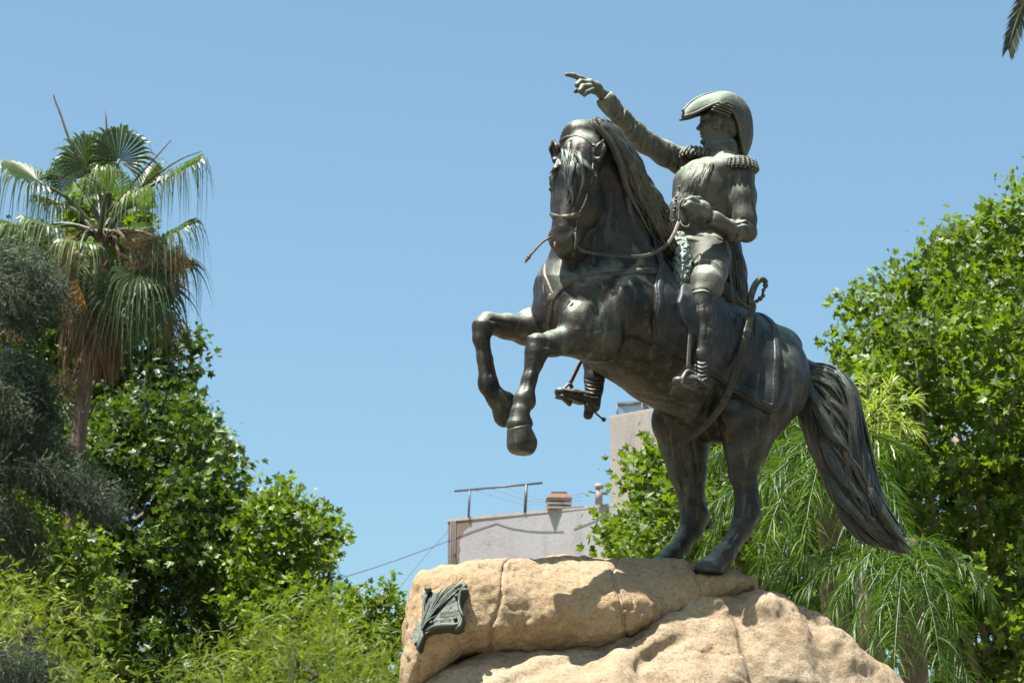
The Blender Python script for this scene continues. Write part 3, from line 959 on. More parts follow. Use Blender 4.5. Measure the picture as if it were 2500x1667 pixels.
# head
RH = H(1753, 312, 0.0)
rF = np.array((-0.965, -0.26, 0.0)); rF /= np.linalg.norm(rF)
rL = np.array((0.26, -0.965, 0.0)); rL /= np.linalg.norm(rL)
rU = ZU
AXR = (rF, rU, rL)
def Q3(f, u, l): return RH + (rF * f + rU * u + rL * l) * U
def qe(f, u, l, r, k=0.015, op='u'):
    rf.ell(Q3(f, u, l), tuple(x * U for x in r) if not np.isscalar(r) else r * U, AXR, k, op)
def qc(a, b, k=0.015, op='u'):
    rf.cone(Q3(*a[:3]), Q3(*b[:3]), a[3] * U, b[3] * U, k, op)
qc((-6, -35, 0, 30), (-4, -92, 0, 35), 0.04)
qe(-10, 12, 0, (48, 46, 37), 0.03)
qe(16, -6, 0, (32, 44, 30), 0.04)
for s in (1, -1):
    qc((-10, -26, 22 * s, 15), (30, -42, 8 * s, 10), 0.02)
    qe(24, -4, 20 * s, (13, 11, 9), 0.02)                 # cheekbone
    qe(42, 12, 14 * s, (11, 8, 11), 0.008, 's')            # socket
    qe(33, 11, 14 * s, (7.5, 6, 8), 0.004)                 # eye
    qc((37, 15, 8 * s, 2.2), (33, 13, 21 * s, 2), 0.005)
    qc((40, 22, 4 * s, 7), (34, 22, 23 * s, 6), 0.010)     # brow
    qe(44, -9, 6 * s, (5, 4, 4.5), 0.008)                  # nostril wing
    qe(-8, -6, 37 * s, (8, 15, 4), 0.008)                  # ear
    qe(-7, -4, 41 * s, (4, 9, 3), 0.006, 's')
    rgc = np.random.default_rng(40)
    for i in range(46):                                    # curls of hair and whiskers
        t = rgc.random()
        f = 24 - 34 * t + rgc.normal(0, 4); u_ = 34 - 50 * abs(t - 0.5) * 0.6 + rgc.normal(0, 5)
        if i > 20: f = 12 + rgc.normal(0, 5); u_ = -16 + 22 * rgc.random()
        if i > 36: f = -28 + rgc.normal(0, 6); u_ = -22 + 36 * rgc.random()
        l = math.sqrt(max(0.05, 1 - ((f - 3) / 50) ** 2 - ((u_ - 2) / 60) ** 2)) * 35
        qe(f, u_, l * s, (5.0, 4.0, 5.2), 0.003)
qc((38, 16, 0, 6), (50, -3, 0, 6), 0.008)
qe(52, -7, 0, (8, 6, 6.5), 0.008)
qe(43, -20, 0, (7, 3.8, 10), 0.004)
qe(42, -28, 0, (7, 4.0, 9), 0.004)
qc((51, -24, -8, 1.3), (51, -24, 8, 1.3), 0.006, 's')
qe(38, -41, 0, (11, 9, 11), 0.012)
qe(48, -34, 0, (5, 3, 9), 0.012, 's')
qc((10, -60, -14, 7), (18, -56, 14, 7), 0.02, 's')
# collar
for s in (1, -1):
    qc((22, -58, 12 * s, 15), (-22, -56, 22 * s, 20), 0.02)
qc((-34, -62, 0, 16), (-28, -86, 0, 22), 0.03)
# pointing arm
rch([(1695, 402, -0.26, 36), (1668, 396, -0.27, 34), (1622, 374, -0.28, 31), (1578, 348, -0.28, 29)], 0.04)
rch([(1578, 348, -0.28, 29), (1548, 320, -0.28, 27), (1518, 288, -0.28, 24), (1490, 258, -0.28, 20)], 0.03)
rch([(1498, 267, -0.28, 24.5), (1482, 247, -0.28, 26)], 0.006)      # turned-back cuff
rc((1474, 238, -0.28, 19), (1462, 226, -0.28, 19), 0.006, op='s')
rch([(1486, 250, -0.28, 13), (1470, 230, -0.28, 13), (1454, 214, -0.28, 14), (1440, 205, -0.28, 13)], 0.02)
re_((1452, 214, -0.30), (20, 12, 17), 0.02)
rch([(1434, 201, -0.30, 8.5), (1416, 191, -0.30, 7.4), (1400, 185, -0.30, 6.4), (1383, 182, -0.30, 4.8)], 0.008)
rch([(1436, 204, -0.27, 8), (1418, 200, -0.27, 7.2), (1409, 208, -0.27, 6.4), (1417, 216, -0.27, 6)], 0.007)
rch([(1440, 212, -0.25, 8), (1424, 212, -0.24, 7.2), (1416, 222, -0.24, 6.4), (1425, 230, -0.24, 6)], 0.007)
rch([(1446, 220, -0.24, 7.5), (1432, 226, -0.23, 6.6), (1427, 233, -0.23, 5.2)], 0.007)
rch([(1458, 224, -0.31, 9.5), (1436, 216, -0.325, 8), (1418, 219, -0.33, 7.2), (1405, 224, -0.33, 5.4)], 0.007)
# sash: taped out on the chest before the arm covers it
SASH = []
rgs = np.random.default_rng(15)
for i in range(15):
    u = i / 14
    c = curve([(1694 + 46 * u, 404 - 4 * u), (1686 + 46 * u, 425), (1672 + 48 * u, 458), (1664 + 50 * u, 486), (1664 + 60 * u, 508 + 16 * u)], 12)
    P = np.array([rf.hit(x, y) for x, y in c])
    P[1:-1] = (P[:-2] + P[1:-1] * 2 + P[2:]) / 4
    SASH.append(P + np.array((-0.003, -0.006, 0.0)))
# rein arm
rch([(1810, 430, 0.28, 32), (1814, 480, 0.30, 32), (1817, 535, 0.32, 29), (1820, 562, 0.33, 27)], 0.04)
re_((1828, 572, 0.33), (20, 20, 18), 0.03)
rch([(1818, 566, 0.33, 25), (1785, 563, 0.37, 25), (1760, 549, 0.39, 21)], 0.03)
rch([(1762, 550, 0.39, 23), (1742, 540, 0.40, 25)], 0.006)          # cuff
rc((1731, 533, 0.40, 19), (1722, 528, 0.40, 19), 0.006, op='s')
rch([(1756, 548, 0.39, 14), (1736, 533, 0.40, 13), (1722, 520, 0.40, 16), (1708, 508, 0.40, 16)], 0.02)
re_((1712, 508, 0.40), (24, 12, 20), 0.02)
for (kx, ky, mx, my, tx, ty, ex, ey, dw) in ((1702, 494, 1688, 486, 1677, 491, 1682, 500, 0.012), (1700, 503, 1684, 498, 1674, 505, 1682, 511, 0.02),
                                             (1701, 513, 1686, 511, 1679, 518, 1688, 522, 0.015), (1706, 522, 1693, 523, 1688, 529, 1697, 531, 0.0)):
    rch([(kx, ky, 0.40 + dw, 7.8), (mx, my, 0.41 + dw, 7.2), (tx, ty, 0.39 + dw, 6.4), (ex, ey, 0.36 + dw, 5.8)], 0.006)
rch([(1724, 503, 0.36, 8.5), (1706, 487, 0.36, 7.4), (1690, 485, 0.36, 6.2)], 0.008)
# legs
rch([(1730, 632, 0.15, 58), (1728, 665, 0.30, 47), (1724, 695, 0.42, 40), (1722, 712, 0.44, 35)], 0.05)
re_((1712, 700, 0.43), (20, 20, 24), 0.04)
rch([(1714, 722, 0.45, 30), (1716, 775, 0.47, 30), (1717, 820, 0.48, 26), (1713, 868, 0.50, 20), (1712, 905, 0.51, 17.5)], 0.03)
re_((1730, 775, 0.46), (20, 22, 45), 0.04)
rch([(1712, 905, 0.51, 18), (1713, 935, 0.51, 19)], 0.03)
re_((1722, 944, 0.50), (15, 15, 14), 0.02)
TN = np.array((-0.72, -0.69, -0.06))
a0 = H(1708, 932, 0.52)
def foot(a0, d, L, r0, r1):
    d = d / np.linalg.norm(d); side = np.cross(d, ZU); side /= np.linalg.norm(side)
    up = np.cross(side, d)
    rf.cone(a0, a0 + d * L * 0.5, r0, r0 * 0.86, 0.03)
    rf.cone(a0 + d * L * 0.45 - up * 0.01, a0 + d * L - up * 0.024, r0 * 0.80, r1, 0.03, 'u', (side, 1.35))
    # sole and heel
    for t0, t1, hh in ((0.18, 1.02, 0.0), ):
        rf.cone(a0 + d * L * t0 - up * (r0 * 0.92), a0 + d * L * t1 - up * (r1 * 1.15 + 0.024), 0.013, 0.014, 0.004, 'u', (side, 3.4))
    rf.cone(a0 - d * 0.035 - up * (r0 * 0.95), a0 - d * 0.035 - up * (r0 * 0.95 + 0.015), 0.040, 0.038, 0.006, 'u')
foot(a0, TN, 0.25, 16.5 * U, 11 * U)
for y, r in ((880, 1), (890, 1), (899, 1), (909, 1), (919, 1)):
    rf.crease(curve([rf.hit(1698 + (y - 880) * .1, y - 3), rf.hit(1712, y + 3), rf.hit(1726, y - 1)], 10), 0.010, 0.010)
    rf.crease(curve([rf.hit(1698, y + 3), rf.hit(1712, y + 9), rf.hit(1726, y + 5)], 10), 0.007, -0.006)
# far leg
rch([(1690, 632, -0.15, 56), (1600, 690, -0.36, 44), (1500, 770, -0.50, 36), (1462, 830, -0.52, 30), (1452, 880, -0.52, 27), (1451, 925, -0.52, 23), (1450, 950, -0.52, 21)], 0.05)
rch([(1450, 950, -0.52, 21), (1446, 990, -0.52, 20)], 0.03)
fd = H(1362, 972, -0.50) - H(1432, 976, -0.50)
foot(H(1434, 980, -0.50) + np.array((0, 0, 0.02)), np.array((fd[0], fd[1] - 0.05, 0.03)), 0.30, 17 * U, 11 * U)
rf.cone(H(1440, 995, -.52), H(1436, 1012, -.52), 0.042, 0.038, 0.01)
for y in (925, 934, 943, 952, 962):
    rf.crease(curve([rf.hit(1426, y - 2), rf.hit(1445, y + 4), rf.hit(1466, y + 1)], 10), 0.010, 0.011)
# coat tails and drapery behind the thigh
rch([(1772, 600, 0.10, 34), (1786, 650, 0.14, 30), (1798, 700, 0.16, 26), (1808, 745, 0.18, 22)], 0.04)
rch([(1760, 600, 0.0, 50), (1770, 670, 0.0, 52), (1790, 730, 0.0, 40)], 0.06)
# dress details
def rcr(pts, w, d, n=14):
    rf.crease(curve([rf.hit(x, y) for x, y in pts], n), w, d)
rcr([(1740, 500), (1760, 475), (1775, 452)], 0.022, 0.016)
rcr([(1630, 560), (1655, 571), (1700, 576), (1770, 590)], 0.013, 0.010)
rcr([(1630, 566), (1655, 579), (1700, 586), (1770, 600)], 0.014, -0.012)
rcr([(1688, 655), (1712, 645), (1735, 645), (1755, 660), (1765, 680)], 0.008, 0.012)
rcr([(1688, 648), (1712, 638), (1735, 638), (1757, 652), (1767, 674)], 0.012, -0.014)
rcr([(1684, 722), (1700, 713), (1722, 712), (1742, 728)], 0.008, -0.010)
rcr([(1684, 716), (1700, 707), (1722, 706), (1744, 722)], 0.007, 0.010)
rcr([(1742, 728), (1744, 760), (1736, 800)], 0.012, 0.008)
# sleeve folds
for (a, b, c) in (((1573, 318), (1583, 338), (1580, 362)), ((1566, 314), (1572, 338), (1566, 362)), ((1590, 330), (1600, 345), (1598, 368)),
                  ((1556, 302), (1562, 322), (1552, 346)), ((1540, 285), (1548, 306), (1536, 330)), ((1522, 268), (1516, 286), (1500, 300)),
                  ((1650, 362), (1660, 385), (1656, 412)), ((1635, 355), (1640, 380), (1634, 405)), ((1505, 240), (1512, 262), (1500, 285))):
    rcr([a, b, c], 0.010, 0.011)
    rcr([(p[0] + 6, p[1] + 2) for p in (a, b, c)], 0.009, -0.008)
for (a, b, c) in (((1796, 540), (1815, 535), (1836, 548)), ((1800, 548), (1818, 545), (1838, 560)), 
                   ((1790, 550), (1798, 570), (1790, 588))):
    rcr([a, b, c], 0.010, 0.010)
    rcr([(p[0] + 4, p[1] + 6) for p in (a, b, c)], 0.009, -0.007)
for i in range(5):
    x = 1780 + i * 8
    rcr([(x, 620), (x + 6, 670), (x + 12, 730)], 0.008, 0.012)
rcr([(1702, 745), (1706, 800), (1704, 850)], 0.012, 0.006)
rcr([(1722, 750), (1728, 790), (1722, 830)], 0.010, 0.006)
rf.ripple(0.0022, 0.05, 5)
rf.ripple(0.0030, 0.14, 7)
rf.ripple(0.0045, 0.022, 17, 0.03, (H(1640, 500, 0.0) - np.array((0.10, 0.40, 0.22)), H(1640, 500, 0.0) + np.array((0.075, 0.3, 0.20))))
RIDER = rf.mesh("rider", M_BRONZE_RIDER, STATUE)
def paint_regions(o):
    me = o.data; n = len(me.polygons)
    co = np.empty(len(me.vertices) * 3, dtype=np.float32); me.vertices.foreach_get("co", co); co = co.reshape(-1, 3) + world_off(o)
    li = np.empty(len(me.loops), dtype=np.int32); me.loops.foreach_get("vertex_index", li)
    ls = np.empty(n, dtype=np.int32); me.polygons.foreach_get("loop_start", ls)
    P = co[li[ls]]
    x0 = at(X0, 700, 22.0)[0]
    w = (P[:, 0] - x0) * HL[0] + (P[:, 1] - 22.0) * HL[1]
    zb = H(1713, 720, 0.45)[2]; zc = H(1720, 588, 0.1)[2]; zh = H(1725, 650, 0.28)[2]
    idx = np.zeros(n, dtype=np.int32)
    idx[(P[:, 2] < zc) & ((w < 0.24) | (P[:, 2] > zh)) & (P[:, 0] > H(1620, 640, 0)[0])] = 1
    idx[(P[:, 2] < zb) & (np.abs(w) > 0.30)] = 2
    idx[(P[:, 2] < zc) & (w > 0.30) & (P[:, 0] > H(1775, 570, 0.33)[0]) & (P[:, 2] > zh)] = 0
    me.materials.append(M_BRONZE_COAT); me.materials.append(M_BRONZE_BOOT)
    me.polygons.foreach_set("material_index", idx)
paint_regions(RIDER)
RIDER["label"] = "bronze rider in tailcoat, boots and curved hat, right arm raised and pointing"

# hat
def hat_part():
    top = [(1666, 273), (1690, 249), (1722, 233), (1757, 227), (1790, 233), (1815, 252), (1831, 280), (1836, 316), (1833, 350), (1820, 385)]
    low = [(1666, 290), (1690, 284), (1716, 273), (1740, 269), (1760, 281), (1776, 299), (1787, 321), (1795, 343), (1806, 366), (1819, 386)]
    bul = [0.06, 0.085, 0.12, 0.19, 0.20, 0.19, 0.17, 0.13, 0.08, 0.02]
    n = 34; T = curve(top, n); L = curve(low, n); B = curve([(b, 0) for b in bul], n)[:, 0]
    m = 17; V = []
    for i in range(n):
        t3 = H(T[i, 0], T[i, 1], 0.0)
        l3 = H(L[i, 0], L[i, 1], 0.0)
        fwd = i / (n - 1)
        for j in range(m):
            a = -1 + 2 * j / (m - 1)                    # -1 far brim edge, 0 ridge, 1 near brim edge
            s = abs(a)
            lat = math.copysign(1, a) * B[i] * math.sin(s * math.pi / 2) ** 0.80
            drop = (1 - math.cos(s * math.pi / 2)) ** 0.9
            p = t3 * (1 - drop) + l3 * drop
            # stay over the same image column: shift along the head's own side axis
            p = p + rL * lat
            if a < 0: p = p + ZU * 0.01 * s
            V.append(p)
    F = [(i * m + j, i * m + j + 1, (i + 1) * m + j + 1, (i + 1) * m + j) for i in range(n - 1) for j in range(m - 1)]
    o = mesh_np("hat", V, F, M_BRONZE_HAT, RIDER)
    md = o.modifiers.new("thick", 'SOLIDIFY'); md.thickness = 0.028; md.offset = -1
    sb = o.modifiers.new("sub", 'SUBSURF'); sb.levels = 1; sb.render_levels = 1
    V = np.array(V).reshape(n, m, 3)
    # edging cord along the ridge and the brim
    mb = MB(); mb.tube(V[:, 8] + ZU * 0.004, 0.011, 8); mb.build("ridge_cord", M_BRONZE_RIDER, o)
    mb = MB(); mb.tube(V[:, 16] - rL * 0.004, 0.012, 8); mb.build("brim_edge", M_BRONZE_RIDER, o)
    mb = MB(); mb.tube(V[:, 0] + rL * 0.004, 0.012, 8); mb.build("brim_edge", M_BRONZE_RIDER, o)
    # five cords sewn on the near side
    PXY = np.array([[(lambda d: (1250 + KPX * (d @ RT) / (d @ FW), 833.5 - KPX * (d @ UPV) / (d @ FW)))(V[i, j] - CAM) for j in range(9, m)] for i in range(n)])
    def on_hat(x, y):
        w_ = 1 / ((PXY[:, :, 0] - x) ** 2 + (PXY[:, :, 1] - y) ** 2 + 0.5) ** 2
        Yh = (w_ * V[:, 9:, 1]).sum() / w_.sum()
        return at(x, y, Yh - 0.018)
    mb = MB()
    for (xa, ya, xb, yb) in ((1737, 268, 1782, 284), (1741, 262, 1785, 277), (1748, 257, 1787, 270), (1757, 253, 1788, 263), (1768, 250, 1789, 257)):
        mb.tube(curve([on_hat(xa + (xb - xa) * q, ya + (yb - ya) * q - 2 * math.sin(3.14 * q)) for q in np.linspace(0, 1, 6)], 12), 0.0095, 8)
    mb.build("cockade_loops", M_BRONZE_RIDER, o)
    return o
HAT = hat_part()

def epaulette(c, ax, side, out, a, b, n, length, name="epaulette", fan=math.pi * 1.1, start=-0.55 * math.pi):
    """pad with a fringe of cords: c centre, ax/side span the pad plane"""
    ax = ax / np.linalg.norm(ax); side = side - ax * (side @ ax); side /= np.linalg.norm(side); nrm = np.cross(ax, side)
    if nrm[2] < 0: nrm = -nrm
    mb = MB()
    ring = [c + ax * a * math.cos(t) + side * b * math.sin(t) for t in np.linspace(0, 2 * math.pi, 25)]
    for k in range(3):
        q = [c + ax * a * (1 - .12 * k) * math.cos(t) + side * b * (1 - .12 * k) * math.sin(t) + nrm * (0.004 + 0.010 * k) for t in np.linspace(0, 2 * math.pi, 25)]
        mb.tube(q, 0.013, 8, cap=False)
    mb.ball(c + nrm * 0.004, (a * 0.92, a * 0.75, 0.035), 14, 8)
    o = mb.build(name, M_BRONZE_RIDER, RIDER)
    mb = MB()
    for row, (dr, dl) in enumerate(((0.0, 1.0), (0.014, 0.82))):
        for i in range(n):
            if row == 1 and i == n - 1: continue
            t = start + fan * i / (n - 1) + row * 0.5 * fan / n
            rad = ax * math.cos(t) * (a + .006 + dr) + side * math.sin(t) * (b + .006 + dr)
            p = c + rad
            pts = [p + nrm * 0.012, p + rad * 0.10 - nrm * length * dl * 0.3, p + rad * 0.17 - nrm * length * dl * 0.7, p + rad * 0.16 - nrm * length * dl]
            P = curve(pts, 12)
            r = 0.0128 + 0.0030 * np.sin(np.arange(12) * 2.4 + i)
            mb.tube(P, r, 7)
    mb.build("fringe", M_BRONZE_RIDER, o)
    return o
epaulette(H(1808, 397, 0.29), HL, HF, None, 0.085, 0.105, 15, 0.080, start=-0.66 * math.pi, fan=1.32 * math.pi)
arm_d = H(1622, 374, -0.28) - H(1695, 402, -0.26)
epaulette(H(1697, 381, -0.11), arm_d + ZU * .1, np.cross(arm_d, ZU), None, 0.080, 0.12, 15, 0.075, start=-0.7 * math.pi, fan=1.4 * math.pi)

mb = MB()
for P in SASH:
    mb.tube(curve(P, 20) + rgs.normal(0, .002, (20, 3)), np.interp(np.linspace(0, 1, 20), [0, .5, 1], [0.014, 0.017, 0.014]) * (0.7 + 0.7 * rgs.random()), 8)
mb.build("sash", M_BRONZE_RIDER, RIDER)
# buttons down the front
for (x, y) in ((1658, 458), (1652, 482), (1651, 490), (1648, 507), (1647, 516), (1646, 540)):
    p = rf.hit(x, y); mb = MB(); mb.ball(p + np.array((-0.004, -0.008, 0)), 0.011, 10, 7); mb.build("button", M_BRONZE_RIDER, RIDER)
# fur-covered holster in front of the thigh
ff = Field(H(1660, 640, 0.25) - np.array((0.22, 0.3, 0.35)), H(1660, 640, 0.25) + np.array((0.22, 0.3, 0.35)), 0.006)
ff.cone(H(1662, 580, 0.20), H(1668, 640, 0.27), 14 * U, 24 * U, 0.03)
ff.cone(H(1668, 640, 0.27), H(1664, 685, 0.33), 24 * U, 20 * U, 0.03)
ff.ripple(0.010, 0.022, 3, 0.05); ff.ripple(0.006, 0.010, 8, 0.05)
FUR = ff.mesh("fur_holster", M_BRONZE_FUR, STATUE, smooth_iter=0)
mb = MB(); mb.tube(curve([H(1630, 690, 0.33), H(1650, 702, 0.36), H(1675, 708, 0.38)], 8), [0.02] * 8, 8)
mb.ball(H(1642, 714, 0.36), (0.035, 0.035, 0.04), 14, 10); mb.ball(H(1643, 731, 0.36), (0.014, 0.014, 0.02), 10, 8)
mb.build("holster_tip", M_BRONZE_CLOTH, FUR)

# sabre
hub = H(1834, 742, 0.42)
pts = [(1836, 742, .44), (1832, 775, .47), (1822, 820, .49), (1806, 875, .50), (1790, 930, .50), (1768, 980, .50), (1738, 1022, .48), (1700, 1058, .44), (1656, 1087, .38)]
P = curve([H(*p) for p in pts], 40)
mb = MB(); rr = np.interp(np.linspace(0, 1, 40), [0, .5, .9, 1], [11, 10, 7.5, 6.2]) * U
mb.tube(P, rr, 14, flat=((0.57, -0.82, 0.0), 0.36))
SAB = mb.build("scabbard", bronze("bronze_sabre", dark=(0.018, 0.015, 0.011), brown=(0.055, 0.040, 0.022), green=(0.10, 0.11, 0.09), patina=0.4, rough=0.5), STATUE)
for t in (9, 24):
    mb = MB(); mb.tube(P[t - 1:t + 2], rr[t - 1:t + 2] * 1.12, 14, flat=((0.57, -0.82, 0.0), 0.42)); mb.build("scabbard_ring", M_BRONZE_CLOTH, SAB)
mb = MB()
def hs(x, y): return H(x, y, 0.43)
mb.tube(curve([hs(1830, 742), hs(1836, 715), hs(1846, 692), hs(1858, 682), hs(1866, 684), hs(1870, 692)], 20), np.interp(np.linspace(0, 1, 20), [0, .5, .8, 1], [8.5, 8.5, 6.5, 7]) * U, 10)
mb.ball(hs(1869, 697), 7 * U, 12, 8)
HILT = mb.build("sabre_grip", M_BRONZE, SAB)
mb = MB()
mb.tube(curve([hs(1868, 702), hs(1863, 712), hs(1862, 724), hs(1856, 730), hs(1846, 736), hs(1826, 740)], 18), 0.011, 8)
for (x, y, r) in ((1864, 708, 5), (1863, 722, 5.6), (1856, 729, 6.5), (1848, 735, 5), (1838, 738, 5)):
    mb.ball(hs(x, y), r * U, 10, 8)
mb.build("hand_guard", M_BRONZE, SAB)
# hanging straps and tassels
mb = MB(); mb.tube(curve([H(1776, 618, .34), H(1784, 680, .36), H(1790, 730, .38), H(1797, 758, .40)], 16), 0.016, 8, flat=((0.57, -0.82, 0), 0.3))
mb.tube(curve([H(1797, 725, .42), H(1812, 742, .44), H(1832, 748, .45)], 10), 0.013, 8, flat=((0, 0, 1), 0.4))
mb.build("sword_strap", M_BRONZE_STRAP, STATUE)
rgt = np.random.default_rng(77)
mb = MB()
for k in range(16):
    x = 1826 + rgt.random() * 22; y0 = 765 + rgt.random() * 12
    mb.tube(curve([H(x, y0, .44), H(x + 2, y0 + 45, .455), H(x + 3 + rgt.normal(0, 2), 850 + rgt.random() * 14, .45)], 8), 0.0075, 6)
for k in range(10):
    x = 1798 + rgt.random() * 12; y0 = 765 + rgt.random() * 5
    mb.tube(curve([H(x, y0, .42), H(x + 1, y0 + 25, .435), H(x + rgt.normal(0, 2), 802 + rgt.random() * 8, .44)], 6), 0.008, 6)
mb.build("tassel", M_BRONZE_CLOTH, SAB)

# stirrups
def stirrup(top, side_a, side_b, tread_a, tread_b, strap_top, w):
    mb = MB()
    pts = curve([H(*tread_a), H(*side_a), H(*top), H(*side_b), H(*tread_b)], 26)
    mb.tube(pts, 0.0125, 8, flat=((0.57, -0.82, 0), 1.5))
    mb.tube([H(*tread_a), H(*tread_b)], 0.016, 8)
    o = mb.build("stirrup", M_BRONZE_STRAP, STATUE)
    mb = MB(); mb.tube(curve([H(*strap_top), (H(*strap_top) + H(*top)) / 2, H(*top)], 8), w, 8, flat=((0.57, -0.82, 0), 0.3))
    mb.build("stirrup_leather", M_BRONZE_STRAP, o)
    return o
stirrup((1680, 905, .56), (1667, 920, .60), (1702, 925, .53), (1664, 938, .60), (1692, 950, .56), (1686, 800, .50), 0.021)
stirrup((1391, 938, -.47), (1375, 950, -.45), (1399, 960, -.50), (1367, 966, -.44), (1391, 988, -.49), (1420, 878, -.47), 0.017)
# spur on the far boot
mb = MB(); q = H(1458, 1006, -.52)
mb.tube(curve([H(1432, 985, -.44), H(1448, 1002, -.46), H(1462, 1015, -.50), H(1472, 1023, -.52)], 10), 0.008, 8)
c = H(1474, 1024, -.52)
for k in range(8):
    a = k * math.pi / 4
    mb.tube([c, c + np.array((math.cos(a), -.1, math.sin(a))) * 0.022], [0.008, 0.003], 6)
mb.build("spur", M_BRONZE_CLOTH, RIDER)
mb = MB()
mb.tube(curve([H(1704, 925, .58), H(1718, 936, .60), H(1728, 944, .55)], 8), 0.007, 8); mb.ball(H(1716, 930, .60), 0.012)
mb.build("spur", M_BRONZE_STRAP, RIDER)

# reins
mb = MB()
rein = [hf.hit(1405, 600) + (0, -0.03, 0), at(1420, 611, 21.30), at(1450, 618, 21.36), at(1500, 623, 21.42), at(1560, 626, 21.50), at(1600, 616, 21.58), at(1630, 595, 21.68), at(1646, 570, 21.76), at(1655, 548, 21.82), at(1658, 541, 21.84)]
mb.tube(curve(rein, 44), np.interp(np.linspace(0, 1, 44), [0, .6, 1], [4.2, 4.8, 4.8]) * U, 10, flat=((0, 1, 0), 0.22))
REIN = mb.build("rein", M_BRONZE_STRAP, STATUE)
hand = H(1680, 500, .42)
mb = MB(); mb.tube(curve([at(1657, 542, 21.84), at(1658, 515, 21.86), at(1661, 496, 21.86), at(1670, 487, 21.86), hand], 16), 0.0085, 8)
mb.build("rein", M_BRONZE_STRAP, REIN)
mb = MB(); mb.tube(curve([at(1660, 540, 21.85), at(1667, 552, 21.83), at(1680, 553, 21.83), at(1686, 540, 21.84), at(1683, 525, 21.86), hand + (0, 0, -.03)], 18), 0.0075, 8)
mb.build("rein", M_BRONZE_STRAP, REIN)
# ================================================================ boulder pedestal
def rock_mat(name, c0, c1, c2, stain=1.0):
    m, nt, b = newmat(name)
    co = coords(nt)
    big = noise_n(nt, 1.1, 5, 0.6, co, 0.4)
    med = noise_n(nt, 5.0, 6, 0.7, co, 0.2)
    fine = noise_n(nt, 30.0, 5, 0.8, co)
    c = mixc(nt, ramp(nt, big, [(0.36, 0.0), (0.64, 1.0)]), c0, c1)
    c = mixc(nt, mathn(nt, 'MULTIPLY', ramp(nt, med, [(0.52, 0.0), (0.72, 1.0)]), 0.55 * stain), c, c2)
    st = noise_n(nt, 1.0, 5, 0.7, coords(nt, (5, 5, 0.9)), 0.5)
    c = mixc(nt, mathn(nt, 'MULTIPLY', ramp(nt, st, [(0.56, 0.0), (0.74, 1.0)]), 0.40 * stain), c, (0.17, 0.11, 0.065))
    v = nd(nt, "ShaderNodeTexVoronoi", Scale=95.0); nt.links.new(co, v.inputs["Vector"])
    c = mixc(nt, mathn(nt, 'MULTIPLY', ramp(nt, fine, [(0.34, 1.0), (0.50, 0.0)]), 0.62), c, (0.12, 0.08, 0.05), 'MIX')
    c = mixc(nt, mathn(nt, 'MULTIPLY', ramp(nt, fine, [(0.56, 0.0), (0.68, 1.0)]), 0.50), c, (0.46, 0.38, 0.28))
    nt.links.new(c, b.inputs["Base Color"])
    b.inputs["Roughness"].default_value = 0.9
    b.inputs["Specular IOR Level"].default_value = 0.25
    p = bump(nt, med, 0.7, 0.06, None)
    p = bump(nt, noise_n(nt, 16.0, 6, 0.75, co), 1.0, 0.035, None, p)
    p = bump(nt, fine, 0.9, 0.014, None, p)
    bump(nt, v.outputs["Distance"], 0.35, 0.006, b, p)
    return m
M_ROCK = rock_mat("granite", (0.345, 0.235, 0.128), (0.375, 0.285, 0.187), (0.26, 0.138, 0.056))
M_ROCK_B = rock_mat("granite_pale", (0.345, 0.250, 0.155), (0.385, 0.31, 0.218), (0.26, 0.150, 0.066), 0.9)
M_MORTAR, nt_, b_ = newmat("mortar")
b_.inputs["Base Color"].default_value = (0.29, 0.24, 0.18, 1); b_.inputs["Roughness"].default_value = 0.95

PED = empty("rock_pedestal", (1.2, 22.2, 0.0),
            "rough sandy granite boulder pedestal in jointed blocks, under the rearing horse", "pedestal")
def Yf(px): return np.interp(px, [950, 1100, 1500, 1735, 1900, 2100, 2300], [21.50, 21.32, 21.58, 22.02, 22.05, 22.25, 22.6])
def RP(px, py, dy=0.25): return at(px, py, float(Yf(px)) + dy)
topline = [(983, 1492), (987, 1452), (1000, 1412), (1026, 1385), (1075, 1374), (1165, 1362), (1254, 1348), (1360, 1342), (1467, 1339), (1560, 1342), (1640, 1348), (1722, 1362), (1790, 1380), (1850, 1396), (1880, 1450)]
seam = [(1875, 1450), (1800, 1440), (1743, 1458), (1690, 1486), (1616, 1512), (1540, 1548), (1456, 1570), (1370, 1578), (1291, 1584), (1201, 1576), (1127, 1590), (1050, 1640), (985, 1700)]
UPx = [(RP(*p)[0], RP(*p)[2]) for p in topline]
UPs = [(RP(*p)[0], RP(*p)[2] - 0.05) for p in seam[1:]]
uf = Field((-1.05, 20.6, 4.75), (2.35, 23.9, 6.35), 0.013)
s, X, Y, Z = uf.sl(uf.lo, uf.lo + (uf.n - 1) * uf.vox)
P2 = poly2d(UPx + UPs, X[:, 0, :], Z[0, :, :]).astype(np.float32)[:, None, :]
pxs = 1250 + X / 0.00305
YF = Yf(pxs).astype(np.float32)
pill = 0.06 * np.sin(X * 2.6 + 0.6) + 0.05 * np.sin(Z * 5.0 + X * 2) - 0.10 * np.cos((Z - 5.75) * 3.4)
front = (YF + pill + 0.62 * np.maximum(Z - 5.42, 0) - 0.17 - Y) * 0.88
back = Y - (23.45 + 0.1 * np.sin(X * 3))
uf.D = smax(smax(P2 + 0 * Y, front, 0.34), back, 0.3).astype(np.float32)
uf.ripple(0.055, 0.55, 1, 0.3); uf.ripple(0.020, 0.20, 2, 0.15); uf.ridge(0.016, 0.6, 11, 0.12); uf.ripple(0.010, 0.07, 3, 0.08); uf.ridge(0.008, 0.13, 12, 0.08); uf.ripple(0.006, 0.035, 4, 0.05)
